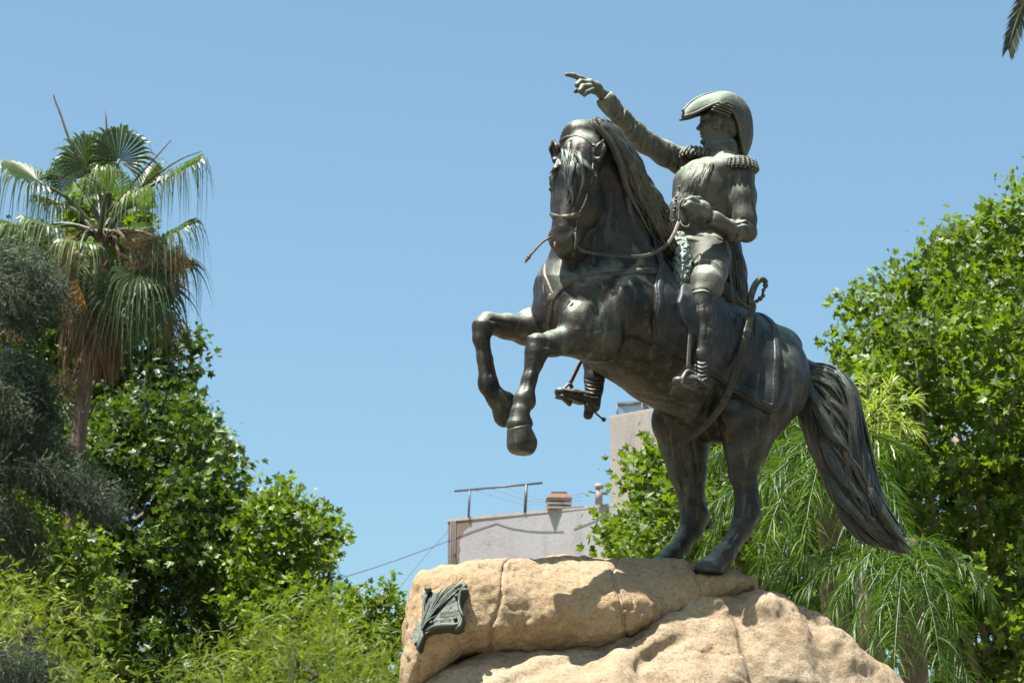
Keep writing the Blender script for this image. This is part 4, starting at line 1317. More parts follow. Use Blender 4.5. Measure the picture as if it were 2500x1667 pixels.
# joints between the blocks
def cutx(a, b, dy=0.0):
    A = RP(*a); B = RP(*b)
    return lambda X, Y, Z: (X - (A[0] + (B[0] - A[0]) * (Z - A[2]) / (B[2] - A[2]) + 0.02 * np.sin(Z * 9 + Y * 3) + 0.25 * (Y - Yf(1300)) * 0.4))
cuts = [cutx((1243, 1355), (1204, 1578)), cutx((1488, 1350), (1514, 1560)), cutx((1664, 1372), (1702, 1482))]
CV = [c(X, Y, Z).astype(np.float32) for c in cuts]
base_u = uf.D
for i in range(4):
    D = base_u
    if i > 0: D = smax(D, -(CV[i - 1]) + 0.003, 0.030)
    if i < 3: D = smax(D, CV[i] + 0.003, 0.030)
    G = Field.__new__(Field); G.vox = uf.vox; G.lo = uf.lo; G.D = D
    G.mesh("stone_block", M_ROCK, PED)
G.D = base_u + 0.018
G.mesh("mortar_joints", M_MORTAR, PED)
# mortar ribs show as pale uneven bands in the joints, nearly flush with the stone

lowtop = [(850, 1740), (946, 1667), (1040, 1630), (1127, 1592), (1201, 1577), (1291, 1578), (1370, 1576), (1456, 1566), (1540, 1545), (1616, 1510), (1690, 1478), (1743, 1458), (1800, 1446), (1850, 1436), (1905, 1436), (1966, 1462), (2020, 1488), (2062, 1516), (2110, 1566), (2150, 1602), (2200, 1650), (2260, 1720), (2330, 1840)]
LP = [(RP(x, y, 0.10)[0], RP(x, y, 0.10)[2]) for x, y in lowtop]
LP = LP + [(LP[-1][0] + 1.0, 2.0), (LP[-1][0] + 1.4, -0.6), (LP[0][0] - 1.6, -0.6), (LP[0][0] - 0.9, 2.5)]
lf = Field((-2.6, 19.3, 4.35), (4.4, 24.8, 6.25), 0.017)
s, X, Y, Z = lf.sl(lf.lo, lf.lo + (lf.n - 1) * lf.vox)
P2 = poly2d(LP, X[:, 0, :], Z[0, :, :]).astype(np.float32)[:, None, :]
pxs = 1250 + X / 0.00305
YF = Yf(pxs).astype(np.float32)
zs = np.interp(X, [p[0] for p in LP[:23]], [p[1] for p in LP[:23]])
dz = np.maximum(zs - Z, 0)
sl_ = np.where(pxs < 1780, 1.0, 0.62)
fwd = np.minimum(dz, 0.75) * 0.95 * np.interp(pxs, [900, 1700, 1850], [1.15, 1.0, 0.6]) + np.maximum(dz - 0.75, 0) * 0.22
front = (YF + 0.02 - fwd - Y) * 0.75
back = Y - 24.0
lf.D = smax(smax(P2 + 0 * Y, front.astype(np.float32), 0.22), back, 0.4).astype(np.float32)
lf.ripple(0.075, 0.90, 5, 0.35); lf.ripple(0.032, 0.33, 6, 0.2); lf.ridge(0.022, 0.95, 21, 0.2); lf.ridge(0.009, 0.22, 22, 0.1); lf.ripple(0.018, 0.13, 7, 0.1); lf.ripple(0.010, 0.06, 8, 0.06)
def lcr(pts, w, d, n=16):
    d = d * 0.95
    lf.crease(curve([lf.hit(x, y) for x, y in pts], n), w, d)
lcr([(1790, 1470), (1812, 1530), (1822, 1590), (1845, 1667)], 0.045, 0.10)
lcr([(1640, 1667), (1560, 1640), (1590, 1600), (1660, 1560)], 0.05, 0.09)
lcr([(1250, 1667), (1350, 1620), (1450, 1600), (1560, 1560)], 0.05, 0.06)
lcr([(1740, 1490), (1770, 1560), (1790, 1640)], 0.16, -0.05)
lcr([(1880, 1490), (1930, 1560), (1960, 1660)], 0.16, -0.05)
lcr([(1960, 1470), (2010, 1560), (2060, 1650)], 0.12, 0.05)
lcr([(1640, 1530), (1560, 1600), (1500, 1660)], 0.14, -0.07)
lcr([(1270, 1600), (1180, 1640), (1100, 1667)], 0.08, 0.05)
lcr([(1960, 1470), (1990, 1560), (2030, 1640)], 0.012, 0.02)
lcr([(1700, 1500), (1760, 1480), (1820, 1450)], 0.03, 0.04)
lcr([(1790, 1455), (1806, 1450), (1815, 1458)], 0.03, 0.05)
lf.mesh("base_boulder", M_ROCK_B, PED)
gf = Field((-3.6, 18.3, -0.1), (6.0, 24.9, 4.42), 0.05)
s, X, Y, Z = gf.sl(gf.lo, gf.lo + (gf.n - 1) * gf.vox)
P2 = poly2d(LP, X[:, 0, :], Z[0, :, :]).astype(np.float32)[:, None, :]
pxs = 1250 + X / 0.00305
dz = np.maximum(np.interp(X, [p[0] for p in LP[:23]], [p[1] for p in LP[:23]]) - Z, 0)
fwd = np.minimum(dz, 0.75) * 0.95 * np.interp(pxs, [900, 1700, 1850], [1.15, 1.0, 0.6]) + np.maximum(dz - 0.75, 0) * 0.22
gf.D = smax(smax(P2 + 0 * Y, ((Yf(pxs) + 0.02 - fwd - Y) * 0.75).astype(np.float32), 0.22), Y - 24.0, 0.4).astype(np.float32)
gf.ripple(0.10, 0.80, 5, 0.35)
gf.D = np.maximum(gf.D, (Z - 4.40).astype(np.float32) + 0 * gf.D)
gf.mesh("footing_boulder", M_ROCK_B, PED)

# bronze plinth sheet under the hooves
mb = MB()
zt = H(1735, 1392, 0.25)[2]
for (p, w0, w1) in (((1660, 1790), 0.0, 0.0),):
    a = H(1690, 1385, 0.20); b = H(1838, 1400, 0.20); c = H(1830, 1400, -0.45); d = H(1665, 1385, -0.40)
    for q in (a, b, c, d): q[2] = 0
    V = [q + (0, 0, z) for z in (zt - 0.06, zt - 0.004) for q in (a, b, c, d)]
    mb.add(V, [(3, 2, 1, 0), (4, 5, 6, 7), (0, 1, 5, 4), (1, 2, 6, 5), (2, 3, 7, 6), (3, 0, 4, 7)])
mb.build("plinth_plate", M_BRONZE, STATUE, smooth=False)

# ---------------------------------------------------------------- plaque
def up_hit(px, py):
    return uf.hit(px, py)
pc = [up_hit(*p) for p in ((1045, 1440), (1135, 1432), (1120, 1530), (1030, 1530))]
cen = sum(pc) / 4
e1 = (pc[1] - pc[0] + pc[2] - pc[3]); e1 /= np.linalg.norm(e1)
e2 = (pc[0] - pc[3] + pc[1] - pc[2]); e2 -= e1 * (e2 @ e1); e2 /= np.linalg.norm(e2)
e3 = np.cross(e1, e2); e3 = e3 if e3[1] < 0 else -e3
def plane_pt(px, py, off=0.0):
    """where the line of sight meets the plaque's plane, lifted off by `off`"""
    d = FW + RT * ((px - 1250.0) / KPX) + UPV * ((833.5 - py) / KPX)
    o = cen + e3 * (0.07 + off)
    t = ((o - CAM) @ e3) / (d @ e3)
    return CAM + d * t
def z8(x, y): return (960 + x / 8.0, 1390 + y / 8.0)     # from the enlarged crop of the plaque
def PP(x, y, off=0.0): return plane_pt(*z8(x, y), off)
PLQ = empty("bronze_plaque", cen, "small green bronze scroll plaque with a palm branch, on the boulder's left end", "plaque")
sheet = [(640, 360), (730, 420), (860, 470), (1010, 400), (1190, 330), (1330, 290), (1420, 330), (1400, 430), (1310, 560), (1290, 700), (1300, 860), (1370, 930), (1330, 990), (1330, 1110), (1200, 1170), (1000, 1130), (800, 1160), (640, 1240), (560, 1300), (520, 1500), (470, 1560), (480, 1400), (400, 1440), (350, 1240), (470, 1180), (420, 1080), (450, 950), (540, 1060), (590, 800), (590, 640), (530, 520), (620, 440)]
mb = MB()
Vf = [PP(x, y, 0.0) for x, y in sheet]; Vb = [v - e3 * 0.07 for v in Vf]; n = len(sheet)
import mathutils
tri = mathutils.geometry.tessellate_polygon([[Vector((x, -y, 0)) for x, y in sheet]])
mb.add(Vf + Vb, [tuple(t) for t in tri] + [tuple(n + i for i in reversed(t)) for t in tri] + [(i, (i + 1) % n, n + (i + 1) % n, n + i) for i in range(n)])
mb.build("scroll_sheet", M_BRONZE_PLAQUE, PLQ, smooth=False)
mb = MB()
def ptube(pts, r, off=0.01, n_=16):
    P = curve([PP(x, y, off) for x, y in pts], n_); mb.tube(P, np.interp(np.linspace(0, 1, n_), np.linspace(0, 1, len(r)), r), 8)
ptube([(640, 1200), (800, 1120), (1000, 1095), (1200, 1085), (1300, 1050)], [0.010, 0.020, 0.024, 0.020, 0.012], 0.02)
ptube([(1200, 370), (1330, 300), (1400, 320), (1330, 420), (1290, 560), (1290, 720), (1370, 930)], [0.008, 0.016, 0.020, 0.018, 0.014, 0.012, 0.012], 0.02)
ptube([(1370, 400), (1400, 430), (1380, 470)], [0.02, 0.03, 0.015], 0.03)
ptube([(640, 370), (690, 400), (680, 450)], [0.018, 0.026, 0.015], 0.02)
ptube([(560, 1230), (560, 1330), (500, 1480), (470, 1560)], [0.012, 0.020, 0.018, 0.010], 0.01)
ptube([(700, 430), (640, 560), (600, 700), (590, 900), (560, 1100)], [0.010, 0.012, 0.010, 0.010, 0.008], 0.01)
ptube([(1340, 950), (1320, 1050), (1290, 1120), (1220, 1180)], [0.012, 0.016, 0.020, 0.012], 0.015)
for x, y in ((1235, 520), (1210, 960), (745, 1040)): mb.ball(PP(x, y, 0.012), 0.016, 10, 8)
mb.build("scroll_edge", M_BRONZE_PLAQUE, PLQ)
mb = MB()
stem0 = (560, 1180)
tips = [(1360, 150, 900, 560), (1430, 175, 950, 600), (1240, 205, 860, 560), (1400, 240, 960, 620), (990, 320, 830, 560), (1050, 345, 870, 600), (890, 410, 780, 620), (1200, 400, 900, 700), (950, 580, 800, 760), (930, 680, 780, 830), (820, 780, 720, 900), (860, 880, 700, 980), (690, 560, 660, 800), (730, 520, 670, 760), (640, 640, 620, 860)]
for i, (tx, ty, mx, my) in enumerate(tips):
    ptube([stem0, ((stem0[0] + mx) / 2 - 14, (stem0[1] + my) / 2 - 10), (mx, my), (tx, ty)], [0.006, 0.008, 0.0075, 0.0015], 0.018 + 0.003 * (i % 3), 12)
mb.build("palm_branch", M_BRONZE_PLAQUE, PLQ)
# inscription: worn raised lettering, too small to read in the photograph, kept as letter-sized strokes
M_BRONZE_INK, nt_, b_ = newmat("bronze_letters")
b_.inputs["Base Color"].default_value = (0.05, 0.042, 0.03, 1); b_.inputs["Roughness"].default_value = 0.5; b_.inputs["Metallic"].default_value = 0.3
rgi = np.random.default_rng(9)
for (xa, ya, xb, yb, n_, hgt) in ((950, 700, 1215, 590, 9, 44), (1095, 745, 1150, 725, 2, 38), (905, 850, 1270, 800, 12, 46), (900, 905, 1275, 870, 13, 40), (1000, 928, 1045, 918, 2, 26), (905, 1000, 1130, 968, 8, 42), (815, 1085, 1140, 1035, 10, 48)):
    mb = MB()
    for i in range(n_):
        t = (i + .5) / n_; x = xa + (xb - xa) * t; y = ya + (yb - ya) * t
        wd = (xb - xa) / n_ * 0.30; sl = 0.28 * hgt
        kinds = ((-1, 1, 1, -1), (-1, 1, -1, -1), (1, 1, 1, -1), (-1, 0, 1, 0), (-1, -1, 1, -1), (-1, 1, 1, 1))
        for k in rgi.choice(6, 3, replace=False):
            u0, v0, u1, v1 = kinds[k]
            A = PP(x + u0 * wd + v0 * sl * .5, y - v0 * hgt * .5, 0.004); B = PP(x + u1 * wd + v1 * sl * .5, y - v1 * hgt * .5, 0.004)
            mb.tube([A, B], 0.0016, 5)
    mb.build("inscription", M_BRONZE_INK, PLQ, smooth=False)
# ================================================================ foliage
def leaf_mat(name, c_dark, c_mid, c_light, trans=(0.30, 0.45, 0.04), tf=0.35, rough=0.38, spec=0.5):
    m, nt, b = newmat(name)
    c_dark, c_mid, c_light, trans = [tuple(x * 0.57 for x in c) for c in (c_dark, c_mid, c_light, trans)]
    at_ = nd(nt, "ShaderNodeAttribute"); at_.attribute_name = "tint"
    c = ramp(nt, at_.outputs["Fac"], [(0.0, c_dark), (0.5, c_mid), (1.0, c_light)])
    nt.links.new(c, b.inputs["Base Color"])
    b.inputs["Roughness"].default_value = rough
    b.inputs["Specular IOR Level"].default_value = spec
    tr = nt.nodes.new("ShaderNodeBsdfTranslucent")
    tc = mixc(nt, at_.outputs["Fac"], tuple(x * 0.75 for x in trans), tuple(min(1, x * 1.25) for x in trans))
    nt.links.new(tc, tr.inputs[0])
    mx = nt.nodes.new("ShaderNodeMixShader"); mx.inputs[0].default_value = tf
    nt.links.new(b.outputs[0], mx.inputs[1]); nt.links.new(tr.outputs[0], mx.inputs[2])
    nt.links.new(mx.outputs[0], nt.nodes["Material Output"].inputs[0])
    return m
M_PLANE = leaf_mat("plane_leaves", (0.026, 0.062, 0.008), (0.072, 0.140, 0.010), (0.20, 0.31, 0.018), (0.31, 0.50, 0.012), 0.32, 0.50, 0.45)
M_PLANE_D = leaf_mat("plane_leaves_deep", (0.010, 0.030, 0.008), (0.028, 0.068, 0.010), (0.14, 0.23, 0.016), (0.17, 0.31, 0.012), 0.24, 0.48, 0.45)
M_FEATHER = leaf_mat("feathery_leaves", (0.05, 0.11, 0.008), (0.17, 0.26, 0.014), (0.40, 0.45, 0.03), (0.42, 0.56, 0.02), 0.32, 0.5, 0.35)
M_CEDAR = leaf_mat("cedar_needles", (0.014, 0.026, 0.018), (0.040, 0.066, 0.042), (0.17, 0.23, 0.11), (0.07, 0.12, 0.04), 0.12, 0.6, 0.3)
M_FAN = leaf_mat("fan_palm_leaves", (0.03, 0.060, 0.020), (0.085, 0.135, 0.045), (0.20, 0.26, 0.12), (0.17, 0.32, 0.02), 0.30, 0.46, 0.45)
M_DEAD = leaf_mat("dead_palm_leaves", (0.10, 0.055, 0.03), (0.22, 0.13, 0.075), (0.36, 0.25, 0.16), (0.30, 0.18, 0.08), 0.2, 0.7, 0.2)
M_ORANGE = leaf_mat("orange_dead_leaf", (0.45, 0.18, 0.03), (0.60, 0.27, 0.05), (0.70, 0.36, 0.10), (0.75, 0.32, 0.04), 0.4, 0.6, 0.2)
M_QUEEN = leaf_mat("feather_palm_leaves", (0.012, 0.036, 0.006), (0.036, 0.095, 0.008), (0.13, 0.24, 0.020), (0.16, 0.34, 0.010), 0.28, 0.50, 0.30)
M_YFROND = leaf_mat("bright_palm_leaves", (0.18, 0.26, 0.03), (0.30, 0.40, 0.06), (0.45, 0.50, 0.15), (0.50, 0.65, 0.08), 0.4, 0.35, 0.5)
def bark_mat(name, a, b2, sc=3.0):
    m, nt, b = newmat(name); co = coords(nt, (6, 6, 1.2))
    n = noise_n(nt, sc, 6, 0.7, co, 0.4)
    nt.links.new(ramp(nt, n, [(0.35, a), (0.65, b2)]), b.inputs["Base Color"]); b.inputs["Roughness"].default_value = 0.9
    bump(nt, n, 0.6, 0.03, b)
    return m
M_BARK = bark_mat("plane_bark", (0.07, 0.055, 0.04), (0.17, 0.14, 0.105))
M_DBARK = bark_mat("dark_bark", (0.03, 0.024, 0.018), (0.06, 0.048, 0.036))
M_PBARK = bark_mat("palm_bark", (0.050, 0.033, 0.023), (0.13, 0.088, 0.060))

def unit(v): return v / (np.linalg.norm(v, axis=-1, keepdims=True) + 1e-9)

def instance(name, tv, tf, P, D, N, S, tint, mat, parent):
    D = unit(D); N = unit(N - D * (N * D).sum(1, keepdims=True)); B = np.cross(D, N)
    tv = np.asarray(tv, float); k = len(tv); n = len(P)
    V = P[:, None, :] + S[:, None, None] * (tv[None, :, 0:1] * B[:, None, :] + tv[None, :, 1:2] * D[:, None, :] + tv[None, :, 2:3] * N[:, None, :])
    counts = np.tile([len(f) for f in tf], n)
    flat = np.concatenate([np.asarray(f) for f in tf])
    F = (flat[None, :] + (np.arange(n) * k)[:, None]).ravel()
    return mesh_np(name, V.reshape(-1, 3), F, mat, parent, False, {"tint": np.repeat(tint, k)}, counts=counts)

_h = [(0.16, -0.06), (0.46, 0.10), (0.30, 0.26), (0.58, 0.56), (0.24, 0.52)]
STAR_V = [(0, 0, 0), (0, 1.0, -0.10)] + [(x, y, 0.16 * x) for x, y in _h] + [(-x, y, 0.16 * x) for x, y in _h]
STAR_F = [(0, 2, 3, 4, 5, 6, 1), (1, 11, 10, 9, 8, 7, 0)]

def frond_template(pairs, w, l, droop):
    V = []; F = []
    for i in range(pairs):
        t = (i + 0.5) / pairs; y = t; z = -droop * t * t
        ll = l * math.sin(math.pi * (0.12 + 0.80 * t))
        for s in (1, -1):
            b = len(V)
            V += [(0, y - w, z), (s * ll * 0.5, y + 0.02 - w, z + 0.01), (s * ll, y + 0.07, z - 0.03), (s * ll * 0.5, y + 0.02 + w, z + 0.01), (0, y + w, z)]
            F.append((b, b + 1, b + 2, b + 3, b + 4) if s > 0 else (b + 4, b + 3, b + 2, b + 1, b))
    return V, F
FEATH_V, FEATH_F = frond_template(15, 0.017, 0.17, 0.30)

_rg = np.random.default_rng(3)
NV = []; NF = []
for i in range(22):
    t = _rg.random(); a = _rg.random() * 6.28; L = 0.20 * (1 - 0.5 * t)
    dx, dz = math.cos(a) * L, math.sin(a) * L * 0.6
    b = len(NV); w = 0.018
    NV += [(-w, t, 0), (w, t, 0), (dx, t + 0.14, dz)]
    NF.append((b, b + 1, b + 2))

def clumps_in(poly_px, Y0, dY, r0, r1, n, rg, slope=0.0, tries=6000, gap=0.62, holes=()):
    """leafy clumps filling the depth and width of a crown: list of (centre, radius)"""
    P = np.array(poly_px, float); lo, hi = P.min(0), P.max(0)
    X = rg.uniform(lo[0], hi[0], tries); Y = rg.uniform(lo[1], hi[1], tries)
    d = -poly2d(P, X, Y)
    out = []
    for x, y, dd in zip(X, Y, d):
        if dd < 0: continue
        r = min(rg.uniform(r0, r1), max(r0 * 0.45, dd * 1.05))
        if dd < r * 0.72: continue
        if any((x - hx) ** 2 + (y - hy) ** 2 < hr * hr for hx, hy, hr in holes): continue
        dep = Y0 + rg.uniform(-1, 1) * dY * min(1, 0.35 + dd / 160)
        ok = True
        for (cx, cy, cr, cd) in out:
            if ((x - cx) ** 2 + (y - cy) ** 2) + ((dep - cd) / (Y0 / KPX) * 0.5) ** 2 < (gap * (r + cr)) ** 2: ok = False; break
        if ok: out.append((x, y, r, dep))
        if len(out) >= n: break
    return [(at(x, y, dep), r * dep / KPX * 1.02) for x, y, r, dep in out]

def leafy_tree(name, label, cat, group, clumps, base, leaf, dens, mat, rg, trunk_r=0.28, tv=STAR_V, tf=STAR_F, per=8, shoot=0.36, up=0.6, lean=0.55, nbr=26, squash=0.8, bark=None, tint_shift=0.0, loose=0.25):
    root = empty(name, base, label, cat, group)
    Ps = []; Ds = []; Ns = []; Ss = []; Ts = []
    for c, r in clumps:
        ns = max(4, int(dens * r * r))
        u = unit(rg.normal(size=(ns, 3)))
        u[:, 2] = np.abs(u[:, 2]) * np.where(rg.random(ns) < 0.75, 1, -1)
        rad = r * (0.35 + 0.65 * rg.random(ns) ** 0.5)
        s0 = c + u * rad[:, None] * np.array((1, 1, squash))
        out = unit(u * 0.8 + np.array((0, 0, up)) + rg.normal(size=(ns, 3)) * 0.45)
        ct = rg.normal() * 0.17 + tint_shift
        for j in range(per):
            t = (j + 0.5) / per
            L = shoot * (0.6 + 0.8 * rg.random(ns))
            p = s0 + out * (L * t)[:, None] + rg.normal(size=(ns, 3)) * leaf * 0.35
            side = unit(rg.normal(size=(ns, 3)))
            d = unit(out * (0.3 + 0.6 * t) + side * 0.9 + np.array((0, 0, -0.18)))
            nn = unit(np.array((0, 0, 1.0)) + rg.normal(size=(ns, 3)) * lean * 1.3 + u * 0.25)
            Ps.append(p); Ds.append(d); Ns.append(nn)
            Ss.append(leaf * (0.55 + 0.75 * rg.random(ns)) * (1.1 - 0.35 * t))
            Ts.append(np.clip(0.42 + ct + rg.normal(size=ns) * 0.22 + 0.22 * t, 0, 1))
    P = np.concatenate(Ps); D = np.concatenate(Ds); N = np.concatenate(Ns); S = np.concatenate(Ss); T = np.concatenate(Ts)
    instance("crown", tv, tf, P, D, N, S, T, mat, root)
    mb = MB(); b = np.array(base, float)
    C = np.array([c for c, r in clumps]); cen = C.mean(0)
    top = cen + (0, 0, (C[:, 2].max() - cen[2]) * 0.45)
    fork = b + (cen - b) * 0.45; fork[2] = b[2] + (C[:, 2].min() - b[2]) * 0.55 + 1.0
    trunk = curve([b, (b + fork) / 2 + (0.15, 0, 0), fork, cen, top], 20)
    mb.tube(trunk, np.interp(np.linspace(0, 1, 20), [0, .3, .6, 1], [trunk_r * 1.25, trunk_r, trunk_r * 0.55, 0.03]), 10)
    order = rg.permutation(len(clumps))[:nbr]
    for i in order:
        c, r = clumps[i]
        lower = [k for k in range(20) if trunk[k][2] < c[2] - 0.3 * np.linalg.norm(trunk[k][:2] - c[:2])] or [6]
        s = trunk[max(4, lower[-1] - int(rg.integers(0, 3)))]
        mid = (s + c) / 2 + rg.normal(size=3) * 0.25 + (0, 0, -0.1 * np.linalg.norm(c - s))
        mb.tube(curve([s, mid, c], 12), np.linspace(trunk_r * 0.28, 0.012, 12), 7)
        for q in range(3):
            e = c + unit(rg.normal(size=3)) * r * 0.8
            mb.tube(curve([mid * .4 + c * .6, c, e], 7), np.linspace(0.014, 0.004, 7), 5)
    mb.build("trunk", bark or M_BARK, root)
    return root

def gbase(px, Y, x=None):
    p = at(px, 900, Y); return np.array((p[0], Y, 0.0))

rg = np.random.default_rng(21)
# --- plane tree on the right
R1 = [(2010, 905), (2032, 858), (2046, 815), (2082, 733), (2120, 668), (2160, 680), (2200, 700), (2210, 612), (2250, 600), (2296, 610), (2320, 535), (2386, 545), (2415, 460), (2477, 438), (2572, 436), (2720, 500), (2720, 1800), (2330, 1800), (2240, 1640), (2150, 1500), (2110, 1300), (2060, 1100), (2020, 990)]
cl = clumps_in(R1, 37.5, 2.6, 34, 66, 190, rg, holes=((2330, 985, 46), (2372, 1100, 42), (2255, 905, 30), (2440, 820, 32), (2300, 1250, 26)))
cl += clumps_in(R1, 42.5, 0.8, 60, 90, 50, rg, gap=0.8)
leafy_tree("plane_tree", "tall sunlit plane tree filling the right edge beside the horse's tail", "tree", "plane trees around the monument", cl, gbase(2420, 38.5), 0.132, 290, M_PLANE, rg, nbr=40)
# --- plane tree behind the hind legs
R2 = [(1456, 1318), (1460, 1350), (1475, 1400), (1560, 1440), (1860, 1470), (1960, 1720), (2260, 1720), (2150, 1450), (2100, 1200), (2040, 1060), (1950, 1000), (1850, 1040), (1700, 1060), (1640, 1060), (1590, 1034), (1568, 1052), (1572, 1105), (1585, 1140), (1560, 1165), (1535, 1205), (1512, 1238), (1522, 1262), (1480, 1290)]
cl = clumps_in(R2, 35.0, 1.6, 22, 46, 150, rg)
cl += clumps_in([(1490, 1330), (1500, 1420), (2100, 1440), (2080, 1200), (1900, 1060), (1640, 1085), (1600, 1180)], 38, 0.5, 50, 70, 30, rg, gap=0.8)
leafy_tree("plane_tree", "bright green plane tree showing between the horse's hind legs", "tree", "plane trees around the monument", cl, gbase(1780, 35.5), 0.120, 360, M_PLANE, rg, shoot=0.4, nbr=30)
# --- plane trees on the left
L0 = [(150, 640), (165, 520), (190, 470), (230, 455), (300, 500), (350, 520), (378, 560), (372, 640), (330, 700), (200, 700)]
L1 = [(-120, 560), (60, 560), (200, 640), (380, 640), (392, 800), (425, 788), (492, 838), (484, 925), (455, 985), (512, 1032), (480, 1100), (300, 1150), (-120, 1150)]
cl = clumps_in(L0, 52, 0.8, 22, 40, 40, rg)
leafy_tree("plane_tree", "bright green tree top showing through the fan palm's crown", "tree", "plane trees around the monument", cl, gbase(270, 52), 0.165, 160, M_PLANE, rg, nbr=10, tint_shift=0.15)
cl = clumps_in(L1, 50, 1.6, 36, 70, 110, rg)
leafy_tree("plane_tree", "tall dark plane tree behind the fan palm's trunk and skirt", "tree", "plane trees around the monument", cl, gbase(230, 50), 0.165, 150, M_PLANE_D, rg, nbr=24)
L2 = [(-100, 1000), (200, 1000), (430, 960), (512, 1032), (548, 1062), (590, 1150), (598, 1230), (640, 1280), (620, 1500), (560, 1800), (-120, 1800)]
cl = clumps_in(L2, 44.5, 2.4, 38, 74, 150, rg, holes=((420, 1480, 45), (330, 1330, 34), (240, 1560, 30), (520, 1400, 30))) + clumps_in(L2, 48.5, 0.6, 60, 90, 70, rg, gap=0.62)
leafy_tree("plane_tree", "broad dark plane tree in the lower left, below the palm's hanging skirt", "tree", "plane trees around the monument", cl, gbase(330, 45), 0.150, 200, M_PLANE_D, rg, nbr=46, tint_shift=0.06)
L3 = [(600, 1230), (640, 1235), (668, 1215), (684, 1172), (702, 1210), (712, 1248), (740, 1262), (785, 1275), (822, 1335), (812, 1385), (786, 1440), (800, 1500), (820, 1800), (540, 1800), (560, 1400)]
cl = clumps_in(L3, 42.5, 1.5, 15, 50, 130, rg) + clumps_in(L3, 45.0, 0.5, 50, 80, 30, rg, gap=0.62)
leafy_tree("plane_tree", "smaller sunlit plane tree tapering down toward the overhead wire", "tree", "plane trees around the monument", cl, gbase(690, 43), 0.146, 240, M_PLANE, rg, nbr=26, tint_shift=0.02)
L4 = [(800, 1480), (840, 1455), (862, 1482), (895, 1500), (930, 1452), (950, 1490), (1000, 1478), (1010, 1700), (820, 1750)]
cl = clumps_in(L4, 39.5, 1.0, 20, 36, 60, rg)
leafy_tree("plane_tree", "low leafy plane tree top peeking out at the left end of the boulder", "tree", "plane trees around the monument", cl, gbase(920, 39.5), 0.120, 260, M_PLANE, rg, shoot=0.35, nbr=16)
L5 = [(-90, 1180), (60, 1190), (110, 1215), (150, 1290), (215, 1320), (262, 1360), (270, 1450), (250, 1600), (60, 1560), (-90, 1500)]
cl = clumps_in(L5, 36.5, 1.2, 24, 46, 70, rg)
leafy_tree("plane_tree", "sunlit leafy plane tree covering the foot of the palm's trunk", "tree", "plane trees around the monument", cl, gbase(60, 37), 0.125, 240, M_PLANE, rg, nbr=14)
# --- feathery trees in front
F1 = [(-120, 1400), (10, 1408), (60, 1425), (110, 1450), (170, 1480), (228, 1520), (240, 1548), (190, 1600), (215, 1660), (320, 1640), (350, 1690), (340, 1800), (-120, 1800)]
cl = clumps_in(F1, 31, 1.3, 26, 52, 60, rg, gap=0.55)
leafy_tree("feathery_tree", "yellow-green feathery tree in the bottom left corner", "tree", "feathery trees", cl, gbase(-40, 31), 0.135, 620, M_FEATHER, rg, 0.16, FEATH_V, FEATH_F, per=5, shoot=0.45, up=0.25, lean=0.5, nbr=5, bark=M_DBARK)
F2 = [(435, 1620), (480, 1585), (540, 1570), (590, 1535), (660, 1500), (760, 1480), (850, 1500), (930, 1540), (985, 1600), (1010, 1700), (1000, 1800), (430, 1800)]
cl = clumps_in(F2, 31, 1.2, 24, 48, 75, rg, gap=0.55)
leafy_tree("feathery_tree", "light green feathery tree just left of the boulder's foot", "tree", "feathery trees", cl, gbase(720, 31), 0.130, 680, M_FEATHER, rg, 0.16, FEATH_V, FEATH_F, per=5, shoot=0.45, up=0.25, lean=0.5, nbr=5, bark=M_DBARK, tint_shift=-0.20)

# --- weeping cedar at the left edge
root = empty("cedar_tree", gbase(-170, 34), "weeping blue-grey cedar with drooping layered boughs at the left edge", "tree")
Ps = []; Ds = []; Ns = []; Ss = []; Ts = []
mb = MB(); tb = gbase(-170, 34)
mb.tube(curve([tb, at(-170, 1200, 34), at(-165, 700, 34), at(-160, 450, 34)], 14), np.linspace(0.35, 0.06, 14), 10)
boughs = [((-180, 625), (0, 612), (75, 640), (140, 712), 70, 33.2), ((-180, 670), (-10, 680), (40, 715), (75, 760), 62, 32.9),
          ((-190, 885), (0, 875), (70, 905), (122, 990), 95, 33.3), ((-180, 930), (-30, 925), (30, 975), (65, 1045), 100, 32.8),
          ((-180, 1080), (40, 1085), (115, 1125), (170, 1190), 75, 33.4), ((-180, 1120), (90, 1135), (190, 1155), (268, 1222), 62, 33.0),
          ((-150, 1180), (-20, 1215), (30, 1260), (60, 1330), 90, 33.0),
          ((-150, 980), (40, 1010), (100, 1060), (140, 1100), 90, 34.6), ((-150, 1590), (20, 1590), (60, 1612), (100, 1650), 60, 30.4)]
